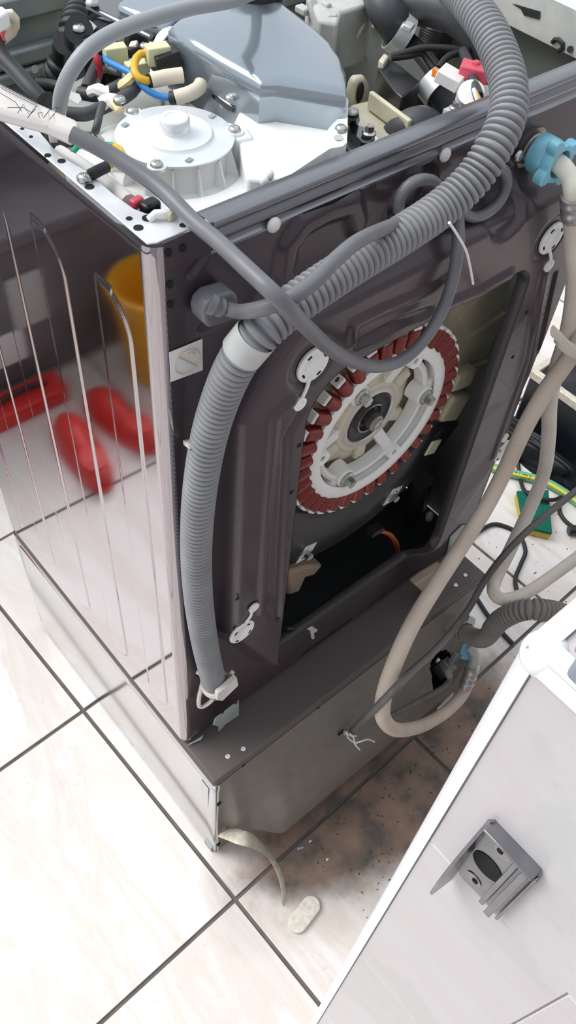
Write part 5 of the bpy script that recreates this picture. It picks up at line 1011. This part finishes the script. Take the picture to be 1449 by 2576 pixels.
# black bag: a crumpled lump
bb = bmesh.new(); bmesh.ops.create_icosphere(bb, subdivisions=5, radius=1); bagc = V(1.372, .25, 0)
for v in bb.verts:
    p = v.co.copy(); w = 1 + .10 * math.sin(5 * p.x + 3 * p.y) * math.cos(4 * p.z + 2) + .06 * math.sin(11 * p.y + 4 * p.z) + .04 * math.sin(17 * p.x - 9 * p.z)
    v.co = Vector((p.x * .043 * w, p.y * .19 * w, max(.001, (p.z + .35) * .055 * w))) + bagc
me = bpy.data.meshes.new('refuse_bag'); bb.to_mesh(me); bb.free(); me.polygons.foreach_set('use_smooth', [True] * len(me.polygons)); me.materials.append(M['bag_black'])
bo = bpy.data.objects.new('refuse_bag', me); COL.objects.link(bo); tag(bo, 'crumpled black plastic bag behind the green hose', 'bag')
cb = thing('black_crate', (1.66, .02, 0), 'low black crate with a cream rim and shiny wrapped top', 'crate')
MB().box((1.66, .02, .095), (.46, .66, .19)).build('body', 'cabinet_black', cb, bevel=.006)
for c, s_ in (((1.435, .02, .203), (.02, .67, .026)), ((1.885, .02, .203), (.02, .67, .026)), ((1.66, .345, .203), (.43, .02, .026)), ((1.66, -.305, .203), (.43, .02, .026))): MB().box(c, s_).build('rim', 'pedestal_strip', cb, bevel=.003)
xs = np.linspace(1.448, 1.872, 60); ys = np.linspace(-.292, .332, 80); Xg, Yg = np.meshgrid(xs, ys, indexing='ij')
Zg = .215 + .012 * np.sin(23 * Xg + 9 * Yg) * np.sin(15 * Yg - 6 * Xg) + .006 * np.sin(61 * Yg + 33 * Xg)
grid_mesh('wrap', np.stack([Xg, Yg, Zg], -1), np.ones((59, 79), bool), 'wrap_black', cb, smooth=180)

# --- bracket screwed to the half wall
br = thing('wall_bracket', (XW, -.49, 1.20), 'small bent steel bracket with oval holes on the half wall', 'bracket')
X0 = XW - .001
def bw(y, z, dx=0): return Vector((X0 - dx, y, z))
yA, yB, zA, zB = -.474, -.511, 1.284, 1.190    # far / near edges and upper / lower edges of the plate
MB().prism([bw(yA, zA), bw(yB, zA), bw(yB, zB), bw(yA, zB)], (-.0022, 0, 0)).build('plate', 'bracket_steel', br, bevel=.0005)
fl_ = []
for k in range(13):
    t = k / 12; z = zA + .004 + (zB - .026 - zA) * t; dx = .026 * math.sin(min(1, t * 1.25) * math.pi / 2) * (1 - .25 * t); fl_.append((z, dx))
fm = MB()
for z, dx in fl_: fm.v += [tuple(bw(yA - .002, z, .001)), tuple(bw(yA, z, max(.003, dx))), tuple(bw(yA + .0022, z, max(.003, dx))), tuple(bw(yA + .0005, z, .001))]
for k in range(12):
    for q in range(4): fm.f.append((k * 4 + q, k * 4 + (q + 1) % 4, (k + 1) * 4 + (q + 1) % 4, (k + 1) * 4 + q))
fm.f += [(3, 2, 1, 0), (48, 49, 50, 51)]
fm.build('flange', 'bracket_steel', br, smooth=50)
MB().box(bw((yA + yB) / 2, zA + .001, .004), (.010, abs(yB - yA), .0022)).build('upper_lip', 'bracket_steel', br, bevel=.0006)
for yy, w, h in ((-.4995, .0040, .0040), (-.5065, .0050, .0065), (-.5125, .0024, .0035)):
    MB().box(bw(yy, (zA + zB) / 2, .002 + h / 2), (h, w, zA - zB - .002)).build('rail', 'bracket_steel', br, bevel=.0008)
def oval(y, z, ry, rz, name, m, dx=.0024):
    return MB().prism([bw(y + ry * math.cos(t), z + rz * math.sin(t), dx) for t in [2 * math.pi * i / 24 for i in range(24)]], (-.0004, 0, 0)).build(name, m, br)
oval(-.4880, 1.236, .0115, .0125, 'oval_hole', 'hole_black')
oval(-.4895, 1.268, .0062, .0062, 'screw', 'shaft_steel'); oval(-.4865, 1.204, .0062, .0062, 'screw', 'shaft_steel')
for z in (1.268, 1.204): oval(-.488, z, .0022, .0022, 'screw_recess', 'hole_black', .0030)
# --- grey-blue box standing on the half wall, mostly out of the picture
kx, ky = (-0.0860,-0.4606,1.4500)[:2]
gb = thing('plastic_caddy', (kx + .06, ky - .06, ZW), 'blue-grey plastic caddy on the end of the half wall', 'caddy')
MB().box((kx + .06, ky - .045, ZW + .0125), (.12, .09, .022)).build('body', 'cloth_grey', gb, bevel=.003)
MB().box((kx + .06, ky - .045, ZW + .0255), (.124, .094, .004)).build('rim', 'cloth_grey', gb, bevel=.0015)

# ================================================================ things seen only as reflections in the polished side
def clog(x, y, rz, label):
    root = thing('rubber_clog', (x, y, 0), label, 'clog', 'red rubber clogs'); m4 = Matrix.Translation((x, y, 0)) @ Matrix.Rotation(rz, 4, 'Z')
    secs = [(-.13, .030, .030, .050), (-.10, .042, .045, .065), (-.04, .044, .050, .055), (.02, .048, .055, .070), (.07, .052, .055, .075), (.11, .046, .045, .060), (.14, .026, .025, .035)]
    b = MB(); n = 16
    for (u, w, _, h) in secs:
        for i in range(n):
            t = 2 * math.pi * i / n; b.v.append(tuple(m4 @ Vector((w * math.cos(t), u, .014 + max(0, math.sin(t)) * h - .013 * (math.sin(t) < -.1)))))
    for a in range(len(secs) - 1):
        for i in range(n): b.f.append((a * n + i, a * n + (i + 1) % n, (a + 1) * n + (i + 1) % n, (a + 1) * n + i))
    b.f += [tuple(range(n - 1, -1, -1)), tuple(range((len(secs) - 1) * n, len(secs) * n))]
    b.build('upper', 'red_rubber', root, smooth=60)
    MB().prism([m4 @ Vector((.055 * math.sin(t) * (1 - .12 * math.cos(t)), -.148 * math.cos(t) * 1.0, .016)) for t in [2 * math.pi * i / 28 for i in range(28)]], (0, 0, -.0155)).build('sole', 'red_rubber', root)
    MB().prism([m4 @ Vector((.030 * math.sin(t), -.075 + .045 * math.cos(t), .0735)) for t in [2 * math.pi * i / 20 for i in range(20)]], (0, 0, -.004)).build('foot_opening', 'red_rubber', root)
clog(-.365, .985, .15, 'red rubber clog nearer the machine, seen in the polished side'); clog(-.515, 1.02, -.12, 'red rubber clog farther from the machine, seen in the polished side')
tb_ = thing('red_toolbox', (-.34, 1.24, 0), 'low pinkish-red toolbox reflected at the left of the polished side', 'toolbox')
MB().box((-.33, 1.235, .024), (.24, .08, .046)).build('body', 'red_rubber', tb_, bevel=.008); MB().box((-.33, 1.235, .053), (.25, .09, .014)).build('lid', 'red_rubber', tb_, bevel=.005)
MB().tube(spline([(-.40, 1.235, .058), (-.39, 1.235, .075), (-.33, 1.235, .080), (-.27, 1.235, .075), (-.26, 1.235, .058)], .006), .008, 10).build('handle', 'black_plastic', tb_)
yb_ = thing('yellow_bucket', (-.735, 1.15, 0), 'yellow plastic bucket reflected near the polished back corner', 'bucket')
MB().lathe((-.735, 1.15, 0), (0, 0, 1), [(0, .002), (.085, .002), (.092, .02), (.122, .30), (.130, .31), (.130, .325), (.118, .325), (.114, .30), (.088, .03), (0, .025)], 40).build('body', 'yellow_bucket', yb_)
MB().tube([Vector((-.735, 1.15, .30)) + Vector((.125 * math.cos(t), -.08 * math.sin(t), .02 - .10 * math.sin(t))) for t in np.linspace(0, math.pi, 24)], .004, 8).build('handle', 'galv', yb_)
ch = thing('added_dark_chest', (-.75, 1.46, 0), 'dark grey storage chest reflected above the red clogs in the polished side', 'chest')  # added dark object, keeps the upper reflection in the side panel dim
MB().box((-.75, 1.46, .25), (1.56, .30, .42)).build('body', 'chest_grey', ch, bevel=.01); MB().box((-.75, 1.455, .485), (1.60, .33, .045)).build('lid', 'chest_grey', ch, bevel=.01)
for x in (-1.45, -.05):
    for y in (1.35, 1.57): MB().cone((x, y, 0), (x, y, .045), .02, .025, 14).build('foot', 'black_plastic', ch)
MB().box((-.43, 1.304, .30), (.10, .012, .16)).build('panel', 'collar_grey', ch, bevel=.003); MB().box((-.34, 1.304, .17), (.12, .012, .10)).build('panel', 'wall_white', ch, bevel=.003)
gb2 = thing('green_box', (-.30, 1.44, .508), 'small green box on the chest, reflected at the far left', 'box')
MB().box((-.30, 1.44, .545), (.16, .12, .07)).build('body', 'green_plastic', gb2, bevel=.006); MB().box((-.30, 1.44, .588), (.17, .13, .014)).build('lid', 'green_plastic', gb2, bevel=.004)
